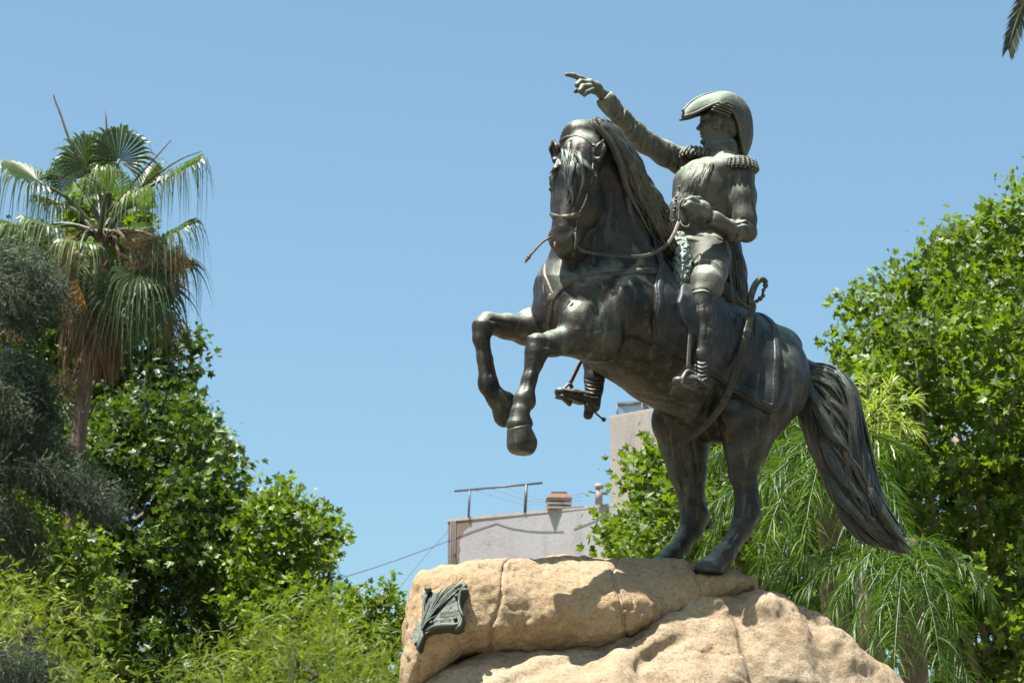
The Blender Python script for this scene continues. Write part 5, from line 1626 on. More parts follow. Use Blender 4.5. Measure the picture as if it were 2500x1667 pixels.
for (a, b, c, d, hang, Yb) in boughs:
    G = curve([a, b, c, d], 60)
    for w in np.linspace(-1.1, 1.1, 5):
        pts = [at(p[0] - abs(w) * 9, p[1] + abs(w) * 10, Yb + w * (1 - i / 90)) for i, p in enumerate(G)]
        mb.tube(pts[::4], np.linspace(0.018, 0.003, 15), 5)
        for i in range(60):
            n = 14
            base = pts[i] + rg.normal(size=(n, 3)) * np.array((0.12, 0.24, 0.05))
            hl = hang * Yb / KPX * (0.25 + 0.75 * rg.random(n) ** 1.5) * (0.45 + 0.55 * math.sin(math.pi * min(1, 0.15 + i / 70)))
            t = rg.random(n) ** 1.7
            p = base - np.stack([0 * t, 0 * t, hl * t], 1) + rg.normal(size=(n, 3)) * 0.05
            top = t < 0.16
            dirn = np.where(top[:, None], unit(rg.normal(size=(n, 3)) * 0.8 + np.array((0.45, -0.3, 0.0))), unit(rg.normal(size=(n, 3)) * 0.35 + np.array((0.25, -0.1, -0.9))))
            Ps.append(p); Ds.append(dirn); Ns.append(rg.normal(size=(n, 3)))
            Ss.append(0.11 + 0.13 * rg.random(n)); Ts.append(np.clip(0.42 + rg.normal(size=n) * 0.20 + top * 0.35, 0, 1))  # sprays on the bough tops coloured lighter, sunlight put into the tint
instance("crown", NV, NF, np.concatenate(Ps), np.concatenate(Ds), np.concatenate(Ns), np.concatenate(Ss), np.concatenate(Ts), M_CEDAR, root)
mb.build("trunk", M_DBARK, root)

# ---------------------------------------------------------------- palms
class Ribbons:
    def __init__(self): self.V = []; self.F = []; self.T = []; self.n = 0
    def add(self, C, W, side, tint):
        """C (m,3) centre line, W widths, side vector(s)"""
        C = np.asarray(C); m = len(C); side = np.broadcast_to(side, (m, 3))
        L = C - side * W[:, None]; R = C + side * W[:, None]
        self.V.append(np.stack([L, R], 1).reshape(-1, 3))
        for i in range(m - 1):
            b = self.n + 2 * i; self.F.append((b, b + 1, b + 3, b + 2))
        self.T += [tint] * (2 * m); self.n += 2 * m
    def build(self, name, mat, parent):
        return mesh_np(name, np.concatenate(self.V), np.array(self.F), mat, parent, False, {"tint": self.T})

def fan_leaf(rb, hub, axis, normal, R, rg, n=40, droop=0.5, spread=155, tint=0.5, join=0.55, wid=1.0):
    axis = unit(np.asarray(axis, float)); normal = np.asarray(normal, float)
    normal = unit(normal - axis * (normal @ axis)); side = np.cross(axis, normal)
    for i in range(n):
        a = math.radians(-spread + 2 * spread * (i + 0.5) / n)
        d = axis * math.cos(a) + side * math.sin(a)
        L = R * (0.80 + 0.20 * math.cos(a)) * (0.88 + 0.2 * rg.random())
        t = np.array((0.03, 0.2, 0.4, 0.52, 0.64, 0.76, 0.88, 1.0))
        fold = (1 if i % 2 else -1) * 0.02 * R
        C = hub + d * (L * t)[:, None] + normal * (fold * np.minimum(t * 3, 1) + 0.10 * R * np.sin(t * 2.4) * (1 - abs(math.sin(a)) * .5))[:, None]
        dr = np.clip(t - join, 0, 1) / (1 - join)
        hang = droop * (0.6 + 0.8 * rg.random())
        C = C - d * (L * 0.30 * hang * dr ** 1.4)[:, None] + np.array((0, 0, -1.0)) * (L * 0.80 * hang * dr ** 1.6)[:, None]
        C[:, 0] += rg.normal() * 0.03 * dr
        W = math.radians(2 * spread / n) * 0.5 * L * np.minimum(t, join) * np.interp(t, [0, join, join + .12, 1], [1.05, 1.0, 0.6, 0.05]) * wid
        sd = unit(np.cross(d, normal) * 0.9 + normal * (0.5 if i % 2 else -0.5))
        rb.add(C, W, sd, float(np.clip(tint + rg.normal() * 0.13, 0, 1)))

def petiole(mb, a, b, r=0.022, sag=0.1):
    a = np.asarray(a); b = np.asarray(b); m = (a + b) / 2 + np.array((0, 0, sag))
    mb.tube(curve([a, m, b], 10), np.linspace(r * 1.6, r * 0.8, 10), 6)

YP = 39.0
tr = [at(255, 560, YP), at(238, 700, YP), at(218, 860, YP), at(195, 1030, YP), at(176, 1190, YP), at(160, 1330, YP)]
last = tr[-1]; prev = tr[-2]; gnd = last + (last - prev) * (last[2] / (prev[2] - last[2])); gnd[2] = 0
root = empty("fan_palm", gnd, "tall fan palm with a brown skirt of dead leaves, left of the open sky", "palm tree")
M_PET = leaf_mat("palm_stalks", (0.06, 0.08, 0.03), (0.12, 0.14, 0.05), (0.2, 0.2, 0.09), (0.2, 0.25, 0.05), 0.1, 0.45, 0.4)
mb = MB(); mb.tube(curve(tr + [(last + gnd) / 2, gnd], 40), np.interp(np.linspace(0, 1, 40), [0, .1, .3, 1], [0.08, 0.105, 0.10, 0.16]), 12)
for i in range(60):                       # old leaf bases
    t = rg.random(); p = np.array([np.interp(t, np.linspace(0, 1, 4), [q[k] for q in tr[:4]]) for k in range(3)])
    d = unit(rg.normal(size=3) * np.array((1, 1, 0.2)) + np.array((0, 0, 0.5)))
    mb.tube([p, p + d * 0.16, p + d * 0.26 + (0, 0, 0.12)], [0.03, 0.022, 0.008], 5)
mb.build("trunk", M_PBARK, root)
crown_c = at(252, 575, YP)
#  hub px, depth offset, axis in picture (x, up, toward viewer), blade radius px, droop, normal(x,up,toward), tint
fans = [((215, 405), 0.1, (-0.18, 1.0, 0.15), 108, 0.42, (0.1, 0.15, 1), 0.35), ((290, 392), 0.0, (0.12, 1.0, 0.1), 112, 0.40, (0.0, 0.1, 1), 0.30),
        ((262, 470), -0.5, (0.12, 0.55, 0.8), 100, 0.9, (0.1, 0.8, 0.7), 0.62), ((182, 440), 0.4, (-0.5, 0.8, 0.1), 95, 0.95, (-0.4, 0.3, 0.8), 0.5),
        ((345, 455), 0.5, (0.75, 0.8, 0.0), 105, 0.55, (-0.5, 0.6, 0.6), 0.6), ((425, 425), -0.1, (0.95, 0.35, 0.2), 118, 0.9, (0.0, 0.9, 0.45), 0.5),
        ((330, 500), -0.6, (0.55, 0.3, 0.75), 90, 0.9, (0.1, 0.9, 0.5), 0.7),
        ((90, 440), 0.1, (-0.98, 0.30, 0.1), 128, 0.9, (0.1, 0.85, 0.5), 0.45), ((150, 500), 0.6, (-0.95, 0.1, 0.1), 100, 1.0, (0, 0.9, 0.4), 0.4),
        ((120, 556), -0.5, (-0.9, 0.05, 0.45), 105, 0.95, (0, 0.95, 0.4), 0.68), ((60, 560), 0.2, (-1.0, 0.15, 0.0), 110, 0.9, (0, 0.95, 0.3), 0.5),
        ((196, 600), -0.7, (-0.35, -0.25, 0.9), 95, 1.0, (0.0, 0.9, 0.5), 0.75), ((185, 640), -0.2, (-0.45, -0.85, 0.2), 100, 0.6, (-0.4, 0.3, 0.9), 0.45),
        ((395, 585), -0.1, (0.85, 0.25, 0.25), 132, 0.85, (0.2, 0.9, 0.45), 0.48), ((395, 640), 0.2, (0.8, -0.35, 0.2), 118, 0.8, (0.5, 0.6, 0.6), 0.25),
        ((340, 660), -0.5, (0.45, -0.8, 0.5), 115, 0.7, (0.3, 0.3, 0.9), 0.25), ((300, 690), -0.4, (0.1, -1.0, 0.3), 125, 0.5, (0.1, 0.2, 1), 0.22),
        ((345, 720), 0.2, (0.35, -1.0, 0.1), 120, 0.5, (0.2, 0.1, 1), 0.2), ((250, 650), 0.4, (-0.1, -1.0, 0.0), 110, 0.5, (0, 0.1, 1), 0.3),
        ((370, 690), -0.3, (0.6, -0.85, 0.2), 110, 0.6, (0.5, 0.4, 0.8), 0.3), ((150, 620), 0.5, (-0.7, -0.6, 0.0), 105, 0.7, (-0.3, 0.6, 0.7), 0.35),
        ((230, 430), 0.9, (0.0, 0.9, -0.4), 95, 0.6, (0, 0.5, 0.8), 0.4), ((300, 560), 0.8, (0.6, 0.2, -0.6), 100, 0.9, (0, 0.9, 0.3), 0.35)]
rgp = np.random.default_rng(8)
for (hx, hy), dY, ax, R, dr, nn, ti in fans:
    hub = at(hx, hy, YP + dY * 0.8); rb = Ribbons()
    fan_leaf(rb, hub, (ax[0], -ax[2], ax[1]), (nn[0], -nn[2], nn[1]), R * 1.46 * YP / KPX, rgp, 48, 0.25 + dr * 0.85, 100 + rgp.random() * 30, ti, 0.5, 1.15)
    o = rb.build("palm_leaf", M_FAN, root)
    pb = MB(); petiole(pb, crown_c + rgp.normal(size=3) * 0.05, hub, 0.024, 0.12 if ax[1] > -0.3 else 0.25)
    pb.build("stalk", M_PBARK if ti < .3 else M_PET, o)
    for a_ in (M_PET,): pass
# dead leaves: the skirt round the trunk
for k in range(26):
    t = rgp.random(); ang = rgp.random() * 6.28
    c = at(np.interp(t, [0, 1], [246, 212]), np.interp(t, [0, 1], [660, 850]), YP)
    hub = c + np.array((math.cos(ang), math.sin(ang), 0)) * (0.16 + 0.12 * rgp.random())
    rb = Ribbons()
    fan_leaf(rb, hub, (math.cos(ang) * 0.16, math.sin(ang) * 0.16, -1), (math.cos(ang), math.sin(ang), 0.2), (0.62 + 0.25 * rgp.random()), rgp, 22, 0.25, 34, 0.35 + 0.3 * rgp.random(), 0.5, 1.5)
    rb.build("dead_leaf", M_DEAD, root)
for (hx, hy, dx) in ((110, 640, -.1), (70, 700, -.2), (160, 900, 0), (330, 620, .1), (410, 760, .15)):
    rb = Ribbons(); fan_leaf(rb, at(hx, hy, YP - 0.1), (dx, -0.1, -1), (0.1, -1, 0.1), 0.55, rgp, 22, 0.4, 50, 0.5, 0.5)
    if hy in (700, 760, 900): rb.build("dead_leaf", M_DEAD, root)
rb = Ribbons(); fan_leaf(rb, at(186, 676, YP - .45), (-0.05, -0.1, -1), (-0.2, -1, 0.1), 0.62, rgp, 26, 0.05, 26, 0.5, 0.6, 1.6); o = rb.build("dead_leaf", M_ORANGE, root); o["label"] = "bright orange dried leaf hanging at the top of the trunk"
# dead spear stalks above the crown
mb = MB()
mb.tube(curve([at(215, 430, YP), at(180, 365, YP), at(163, 325, YP), at(148, 280, YP), at(134, 245, YP), at(130, 228, YP)], 10), np.linspace(0.024, 0.008, 10), 6)
mb.tube(curve([at(256, 480, YP), at(259, 400, YP), at(260, 330, YP), at(259, 295, YP), at(257, 268, YP)], 6), np.linspace(0.024, 0.008, 6), 6)
mb.tube(curve([at(262, 520, YP), at(330, 440, YP), at(375, 390, YP), at(418, 342, YP)], 8), np.linspace(0.02, 0.008, 8), 6)
mb.tube(curve([at(262, 520, YP), at(400, 415, YP), at(450, 385, YP), at(492, 370, YP)], 8), np.linspace(0.018, 0.006, 8), 6)
mb.build("dry_stalks", M_PBARK, root)
# tan flower plumes
M_PLUME = leaf_mat("palm_flowers", (0.40, 0.27, 0.14), (0.58, 0.42, 0.24), (0.72, 0.58, 0.38), (0.5, 0.32, 0.15), 0.25, 0.8, 0.1)
for (pts) in ([(338, 585), (368, 600), (372, 650)], [(150, 590), (160, 640), (140, 700)], [(60, 720), (52, 760), (40, 800)], [(420, 610), (432, 640), (420, 690)], [(330, 640), (345, 680), (335, 720)]):
    G = curve([at(x, y, YP - 0.3) for x, y in pts], 16)
    Pq = np.repeat(G, 60, 0) + rgp.normal(size=(16 * 60, 3)) * np.array((0.08, 0.08, 0.07)); n = len(Pq)
    instance("flower_plume", NV, NF, Pq, unit(rgp.normal(size=(n, 3)) * .6 + (0, 0, -0.6)), rgp.normal(size=(n, 3)), 0.10 + 0.08 * rgp.random(n), rgp.random(n), M_PLUME, root)

# feather palms
def feather_frond(rb, P, rg, L0, n, hang, w, tint, fwd=0.5, stiff=0.0):
    """leaflets along rachis P"""
    m = len(P)
    for i in range(n):
        t = 0.10 + 0.90 * (i + rg.random()) / n
        a = t * (m - 1); k = min(m - 2, int(a)); f = a - k
        p = P[k] * (1 - f) + P[k + 1] * f; d = unit(P[k + 1] - P[k])
        s0 = unit(np.cross(d, np.array((0, 0, 1.0)) if abs(d[2]) < 0.95 else np.array((0, 1.0, 0))))
        L = L0 * (0.35 + 0.65 * math.sin(math.pi * min(0.98, 0.18 + 0.72 * t))) * (0.8 + 0.4 * rg.random())
        for s in (1, -1):
            dd = unit(d * (fwd + 0.4 * t) + s0 * s * 0.9 + rg.normal(size=3) * 0.45 + np.array((0, 0, 0.35 - 0.4 * rg.random())))
            q = np.linspace(0, 1, 7)
            h = hang * (0.7 + 0.6 * rg.random())
            C = p + dd * (L * q * (1 - 0.45 * h * q))[:, None] + np.array((0, 0, -1.0)) * (L * h * q ** 1.8)[:, None]
            W = w * np.interp(q, [0, .25, .7, 1], [0.7, 1, .8, 0.05])
            sd = unit(np.cross(dd, np.array((0.2, 0.3, 1.0)) + rg.normal(size=3) * 0.5))
            rb.add(C, W, sd, float(np.clip(tint + rg.normal() * 0.2, 0, 1)))

def feather_palm(label, hub_px, Y, fronds, L0, n, hang, w, mat, seed, trunk_r=0.16, group=None, stalk=True, base_px=None):
    rg = np.random.default_rng(seed)
    hub = at(hub_px[0], hub_px[1], Y)
    root = empty("feather_palm", (hub[0] + 0.2, Y + 0.3, 0), label, "palm tree", group)
    mb = MB(); mb.tube(curve([hub + (0, 0, 0.1), hub + (0.03, 0.05, -1.2), (hub[0] + .15, Y + .2, hub[2] * .4), (hub[0] + .2, Y + .3, 0)], 16), np.linspace(trunk_r * 0.75, trunk_r * 1.2, 16), 12)
    mb.build("trunk", M_PBARK, root)
    for (mx, my, ex, ey, dY, ti) in fronds:
        P = curve([hub, at((hub_px[0] + mx) / 2 + 4, (hub_px[1] + my) / 2 - 12, Y + dY * 0.3), at(mx, my, Y + dY * 0.65), at((mx + ex) / 2 + (ex - mx) * .12, (my + ey) / 2 - 10, Y + dY * 0.85), at(ex, ey, Y + dY)], 26)
        rb = Ribbons(); feather_frond(rb, P, rg, L0, n, hang, w, ti)
        o = rb.build("palm_frond", mat, root)
        mb = MB(); mb.tube(P, np.linspace(0.017, 0.004, 26), 6); mb.build("rachis", M_PET, o)
    return root
fr = [(1990, 1060, 1880, 1190, -0.6, .55), (1960, 1100, 1800, 1290, -1.2, .5), (1930, 1080, 1740, 1260, -0.2, .45), (1940, 1160, 1860, 1370, -1.6, .7), (2000, 1130, 1960, 1360, -1.8, .75),
      (1900, 1130, 1700, 1380, 0.6, .5), (2080, 1080, 2200, 1240, -0.6, .55), (2090, 1140, 2230, 1330, -1.4, .6), (2060, 1200, 2130, 1400, -1.9, .7), (1900, 1020, 1760, 1120, 0.8, .4),
      (1860, 1160, 1620, 1360, -0.4, .6), (1850, 1100, 1690, 1150, 1.0, .35), (1980, 1180, 1900, 1420, -1.0, .65), (2120, 1060, 2260, 1140, 0.6, .4), (1960, 1010, 1900, 1060, 1.2, .3)]
feather_palm("feather palm with long hanging leaflets right behind the horse's tail", (2020, 1110), 31.0, fr, 0.44, 130, 0.55, 0.0058, M_QUEEN, 4, group="feather palms behind the boulder")
fr = [(2150, 1330, 2030, 1500, -0.9, .6), (2200, 1380, 2130, 1580, -1.6, .65), (2170, 1360, 2060, 1620, -1.2, .55), (2260, 1370, 2340, 1540, -1.3, .6), (2250, 1400, 2300, 1660, -1.7, .6), (2120, 1350, 1960, 1440, -0.2, .5),
      (2200, 1420, 2180, 1700, -2.0, .6), (2280, 1330, 2420, 1460, -0.4, .45), (2230, 1420, 2380, 1700, -1.4, .55), (2100, 1320, 1900, 1420, 0.3, .5), (2060, 1350, 1850, 1400, 0.5, .45)]
feather_palm("lower feather palm drooping over the boulder's right slope", (2215, 1340), 29.5, fr, 0.44, 130, 0.55, 0.0058, M_QUEEN, 5, group="feather palms behind the boulder")
fr = [(2140, 1000, 2180, 930, -0.3, .8), (2150, 1010, 2240, 975, -0.2, .8), (2118, 990, 2120, 925, 0.1, .75), (2150, 1030, 2230, 1050, -0.4, .7), (2090, 1020, 2060, 970, 0.3, .7), (2130, 1050, 2180, 1090, -0.5, .6)]
feather_palm("young palm with upright bright yellow-green fronds beside the tail", (2098, 1062), 32.5, fr, 0.40, 34, 0.30, 0.0085, M_YFROND, 6)
# frond tip hanging into the top right corner
Yc = 17.0
fr_pts = [at(2720, -320, Yc + 1), at(2600, -200, Yc + .5), at(2530, -60, Yc), at(2484, 50, Yc), at(2462, 118, Yc)]
hub = at(2720, -320, Yc + 1)
root = empty("date_palm", (hub[0] + 0.5, Yc + 1.5, 0), "stiff-leaved palm whose dark frond tip pokes into the top right corner", "palm tree")
mb = MB(); mb.tube([(hub[0] + .5, Yc + 1.5, 0), (hub[0] + .3, Yc + 1.3, hub[2] * .5), hub], [0.35, 0.3, 0.25], 14); mb.build("trunk", M_PBARK, root)
rb = Ribbons(); P = curve(fr_pts, 40); rg9 = np.random.default_rng(12)
for i in range(170):
    t = 0.15 + 0.85 * i / 170; a = t * 39; k = min(38, int(a)); p = P[k] + (P[k + 1] - P[k]) * (a - k); d = unit(P[k + 1] - P[k])
    s0 = unit(np.cross(d, (0, 1.0, 0)))
    for s in (1, -1):
        dd = unit(d * (0.75 + 0.5 * t) + s0 * s * 0.75 + rg9.normal(size=3) * 0.10 + np.array((0, -0.2, 0)))
        L = 0.17 * (1.15 - 0.75 * t) * (0.85 + .3 * rg9.random()); q = np.linspace(0, 1, 4)
        rb.add(p + dd * (L * q)[:, None] + np.array((0, 0, -.03)) * (q ** 2)[:, None], 0.0042 * np.array((1, 1, .8, .05)), unit(np.cross(dd, (0, 1.0, 0.2))), float(np.clip(rg9.normal() * .2 + .15 + (0.6 if rg9.random() < .08 else 0), 0, 1)))
o = rb.build("palm_frond", leaf_mat("dark_palm_leaves", (0.02, 0.035, 0.02), (0.05, 0.07, 0.03), (0.35, 0.2, 0.06), (0.08, 0.12, 0.03), 0.15, 0.4, 0.4), root)
mb = MB(); mb.tube(P, np.linspace(0.03, 0.006, 40), 6); mb.build("rachis", M_PET, o)
# ================================================================ buildings
def plaster(name, base, dark, blotch=0.5, sc=0.5, streak=0.4):
    m, nt, b = newmat(name); co = coords(nt)
    n1 = noise_n(nt, sc, 6, 0.65, co, 0.5); n2 = noise_n(nt, 1.4, 6, 0.7, coords(nt, (3.0, 3.0, 0.5)), 0.3); n3 = noise_n(nt, 14.0, 5, 0.7, co)
    c = mixc(nt, mathn(nt, 'MULTIPLY', ramp(nt, n1, [(0.40, 0.0), (0.65, 1.0)]), blotch), base, tuple(x * 0.78 for x in base))
    c = mixc(nt, mathn(nt, 'MULTIPLY', ramp(nt, n2, [(0.50, 0.0), (0.70, 1.0)]), streak), c, dark)
    c = mixc(nt, mathn(nt, 'MULTIPLY', ramp(nt, n3, [(0.58, 0.0), (0.75, 1.0)]), 0.3), c, dark)
    vo = nd(nt, "ShaderNodeTexVoronoi", Scale=0.55); vo.feature = 'DISTANCE_TO_EDGE'
    wv = nd(nt, "ShaderNodeVectorMath"); wv.operation = 'ADD'; nt.links.new(co, wv.inputs[0]); 
    nn = nd(nt, "ShaderNodeTexNoise", Scale=2.0, Detail=5); nt.links.new(co, nn.inputs["Vector"]); nt.links.new(nn.outputs["Color"], wv.inputs[1]); nt.links.new(wv.outputs[0], vo.inputs["Vector"])
    c = mixc(nt, mathn(nt, 'MULTIPLY', ramp(nt, vo.outputs["Distance"], [(0.0, 1.0), (0.012, 0.0)]), 0.45), c, dark)
    nt.links.new(c, b.inputs["Base Color"]); b.inputs["Roughness"].default_value = 0.92
    bump(nt, n3, 0.4, 0.03, b)
    return m
M_WALL = plaster("weathered_plaster", (0.255, 0.245, 0.258), (0.13, 0.115, 0.115), 0.5, 0.5, 0.35)
M_WALL2 = plaster("tower_render", (0.23, 0.208, 0.19), (0.12, 0.10, 0.085), 0.6, 0.6, 0.55)
M_STAIN = plaster("stained_render", (0.13, 0.092, 0.072), (0.08, 0.055, 0.04), 0.5, 1.0, 0.5)
def flat_mat(name, c, r=0.6, metal=0.0):
    m, nt, b = newmat(name); n = noise_n(nt, 8.0, 5, 0.7, coords(nt))
    nt.links.new(mixc(nt, ramp(nt, n, [(0.35, 0.0), (0.7, 1.0)]), tuple(x * 0.7 for x in c), c), b.inputs["Base Color"]); b.inputs["Roughness"].default_value = r; b.inputs["Metallic"].default_value = metal
    return m
M_STEEL = flat_mat("painted_steel", (0.06, 0.05, 0.07), 0.5); M_PIPE = flat_mat("grey_pipe", (0.28, 0.245, 0.22), 0.7)
M_TILE = flat_mat("terracotta", (0.16, 0.070, 0.042), 0.8); M_CONC = flat_mat("concrete", (0.28, 0.25, 0.22), 0.9); M_WIRE = flat_mat("cable", (0.10, 0.09, 0.10), 0.6)
M_CAP = flat_mat("coping", (0.31, 0.28, 0.26), 0.9)
def rect_block(mb, P0, P1, depth, z0, z1):
    """block whose front face runs P0->P1 (xy) and goes back by depth"""
    d = np.array((P1[0] - P0[0], P1[1] - P0[1])); L = np.linalg.norm(d); d /= L; nb = np.array((-d[1], d[0]))
    if nb[1] < 0: nb = -nb
    c = (np.array(P0[:2]) + np.array(P1[:2])) / 2 + nb * depth / 2
    mb.box((c[0], c[1], (z0 + z1) / 2), (L / 2, depth / 2, (z1 - z0) / 2), rz=math.atan2(d[1], d[0]))
# long low block
A = at(1094, 1268, 75.0); zr = A[2]
def on_roof(px, py):                      # point on the roof-edge height seen at px, py
    d = FW + RT * ((px - 1250.0) / KPX) + UPV * ((833.5 - py) / KPX); t = (zr - CAM[2]) / d[2]; return CAM + d * t
B = on_roof(1519, 1228); dirw = (B - A) / np.linalg.norm(B - A); E = A + dirw * 5.6
bld = empty("apartment_building", (A[0], A[1], 0), "long low grey-lilac plastered block with a dark stained left end, behind the boulder", "building")
mb = MB(); rect_block(mb, A, E, 9, 0, zr - 0.06); mb.build("wall", M_WALL, bld, smooth=False)
mb = MB(); nb = np.array((-dirw[1], dirw[0], 0)); nb = nb if nb[1] > 0 else -nb
rect_block(mb, A - dirw * 0.03 - nb * 0.03, E, 0.30, zr - 0.06, zr + 0.02); mb.build("coping", M_CAP, bld, smooth=False)
# stained strip at the left end, ragged on its inner side: a thin coat proud of the wall
V = []; F = []; rgb = np.random.default_rng(2); m_ = 40
zt_ = np.linspace(zr - 0.07, zr - 3.2, m_)
for i, z in enumerate(zt_):
    wdt = 0.34 + 0.34 * math.exp(-(i / 3.0) ** 2) + 0.06 * rgb.random() - 0.003 * i
    V += [A + nb * -0.006 + np.array((0, 0, z - A[2])), A + dirw * wdt + nb * -0.006 + np.array((0, 0, z - A[2]))]
F = [(2 * i, 2 * i + 1, 2 * i + 3, 2 * i + 2) for i in range(m_ - 1)]
mb = MB(); mb.add(V, F); mb.build("stained_render", M_STAIN, bld, smooth=False)
mb = MB()
for k in (0.10, 0.16, 0.22):
    p = A + dirw * k - nb * 0.03; mb.tube([p + (0, 0, -0.05), p + (0, 0, -3.2)], 0.012, 6)
mb.build("cable_run", M_WIRE, bld)
def wall_pt(px, py, off=0.012):
    d = FW + RT * ((px - 1250.0) / KPX) + UPV * ((833.5 - py) / KPX); o = A - nb * off; t = ((o - CAM) @ nb) / (d @ nb); return CAM + d * t
mb = MB(); mb.tube(np.array([wall_pt(x, y) for x, y in curve([(1095, 1320), (1150, 1297), (1212, 1276)], 12)]), 0.007, 6)
mb.tube(np.array([wall_pt(x, y) for x, y in curve([(1212, 1276), (1250, 1288), (1310, 1296), (1375, 1296)], 16)]), 0.007, 6)
mb.tube(np.array([wall_pt(x, y) for x, y in curve([(1400, 1291), (1440, 1275), (1470, 1262)], 10)]), 0.007, 6)
mb.build("cable_run", M_WIRE, bld)
# taller tower at the right
T0 = at(1489, 1020, 79.0); T0b = at(1560, 1010, 79.0); ztop = T0[2]
d = FW + RT * ((1600 - 1250.0) / KPX) + UPV * ((833.5 - 1000) / KPX); t = (ztop - CAM[2]) / d[2]; T1 = CAM + d * t
tow = empty("stair_tower", (T0[0], T0[1], 0), "tall blank beige-grey tower rising behind the horse's belly, wire cage on top", "building")
dt = (T1 - T0) / np.linalg.norm(T1 - T0)
mb = MB(); rect_block(mb, T0, T0 + dt * 1.6, 2.5, 0, ztop); mb.build("wall", M_WALL2, tow, smooth=False)
mb = MB(); rect_block(mb, T0 - dt * 0.03, T0 + dt * 1.6, 0.3, ztop, ztop + 0.06); mb.build("coping", M_CAP, tow, smooth=False)
def tow_pt(px, py, off=0.05):
    nb2 = np.array((-dt[1], dt[0], 0)); nb2 = nb2 if nb2[1] > 0 else -nb2
    d = FW + RT * ((px - 1250.0) / KPX) + UPV * ((833.5 - py) / KPX); o = T0 - nb2 * off; t = ((o - CAM) @ nb2) / (d @ nb2); return CAM + d * t
mb = MB(); mb.tube([tow_pt(1576, 1060), tow_pt(1576, 1500)], 0.045, 8); mb.build("drain_pipe", M_STEEL, tow)
mb = MB()
for x, y in ((1588, 1110), (1590, 1150)): mb.box(tow_pt(x, y, 0.03), (0.10, 0.02, 0.10))
mb.box(tow_pt(1545, 1206, .03), (0.12, 0.03, 0.06)); mb.build("brick_patch", M_TILE, tow, smooth=False)
# cage on the tower
def onz(px, py, z):
    d = FW + RT * ((px - 1250.0) / KPX) + UPV * ((833.5 - py) / KPX); t = (z - CAM[2]) / d[2]; return CAM + d * t
c0 = at(1507, 1018, 80.2); W = 74 / KPX * 80.5; Hh = 33 / KPX * 80.5
cage = empty("roof_cage", c0, "small blue-grey mesh cage with a flat roof, on top of the tower", "cage")
M_MESH, nt, b = newmat("wire_mesh"); b.inputs["Base Color"].default_value = (0.12, 0.2, 0.3, 1)
trn = nt.nodes.new("ShaderNodeBsdfTransparent"); mx = nt.nodes.new("ShaderNodeMixShader"); mx.inputs[0].default_value = 0.42
nt.links.new(trn.outputs[0], mx.inputs[1]); nt.links.new(b.outputs[0], mx.inputs[2]); nt.links.new(mx.outputs[0], nt.nodes["Material Output"].inputs[0])
o3 = c0 + np.array((0, 0, -0.25)); ex = np.array((0.97, -0.25, 0.0)) * W * 0.86; ey = np.array((0.3, 0.95, 0.0)) * 0.9; ez = np.array((0, 0, Hh + 0.25))
cor = [o3, o3 + ex, o3 + ex + ey, o3 + ey]
mb = MB()
for c in cor: mb.tube([c, c + ez], 0.022, 6)
for i in range(4):
    mb.tube([cor[i] + ez, cor[(i + 1) % 4] + ez], 0.022, 6)
mb.build("frame", M_STEEL, cage)
mb = MB()
for i in range(4):
    a, b2 = cor[i], cor[(i + 1) % 4]; mb.add([a, b2, b2 + ez * .98, a + ez * .98], [(0, 1, 2, 3)])
mb.build("mesh_panel", M_MESH, cage, smooth=False)
mb = MB(); q = [c + ez + (0, 0, .03) for c in cor]; mb.add(q + [v + (0, 0, 0.03) for v in q], [(3, 2, 1, 0), (4, 5, 6, 7), (0, 1, 5, 4), (1, 2, 6, 5), (2, 3, 7, 6), (3, 0, 4, 7)])
mb.build("roof", flat_mat("cage_roof", (0.10, 0.17, 0.16), 0.6), cage, smooth=False)
# washing-line frame on the low roof
fr_ = empty("clothesline_frame", on_roof(1145, 1262), "dark steel washing-line frame with one long crossbar, on the low roof", "frame")
mb = MB()
p1 = on_roof(1144, 1262); p2 = on_roof(1282, 1250)
def above(p, px, py):
    return at(px, py, p[1])
a1 = above(p1, 1147, 1195); a2 = above(p2, 1285, 1182)
mb.tube([p1, a1], 0.028, 6); mb.build("post", M_STEEL, fr_)
mb = MB(); mb.tube([p2, a2], 0.040, 6); mb.build("post", M_STEEL, fr_)
dd = (a2 - a1); mb = MB(); mb.tube([a1 - dd * 0.27, a2 + dd * 0.28], 0.030, 6); mb.build("crossbar", M_STEEL, fr_)
mb = MB()
for k in (0.05, 0.35, 0.6):
    s0_ = a1 + dd * k; e_ = on_roof(1420, 1236) + np.array((0, 0, 0.15 + k * .3))
    mb.tube(curve([s0_, (s0_ + e_) / 2 + (0, 0, -0.25), e_], 12), 0.0045, 4)
mb.build("washing_line", M_WIRE, fr_)
# second frame by the tower
f2 = empty("clothesline_frame", on_roof(1456, 1231), "short steel frame stub half hidden by the pipe, beside the tower", "frame")
mb = MB(); p = on_roof(1456, 1231); a = above(p, 1456, 1204); mb.tube([p, a], 0.028, 6); mb.build("post", M_STEEL, f2)
mb = MB(); mb.tube([above(p, 1437, 1199), above(p, 1484, 1206)], 0.028, 6); mb.build("crossbar", M_STEEL, f2)
vp = on_roof(1463, 1230); mb = MB(); v2 = above(vp, 1463, 1190); mb.tube([vp, v2], 0.085, 10); mb.tube([v2 + (0, 0, -.02), v2 + (0, 0, 0.09)], 0.11, 10)
o = mb.build("vent_pipe", M_PIPE, loc=vp); tag(o, "pale vertical vent pipe standing against the tower's left side", "pipe")
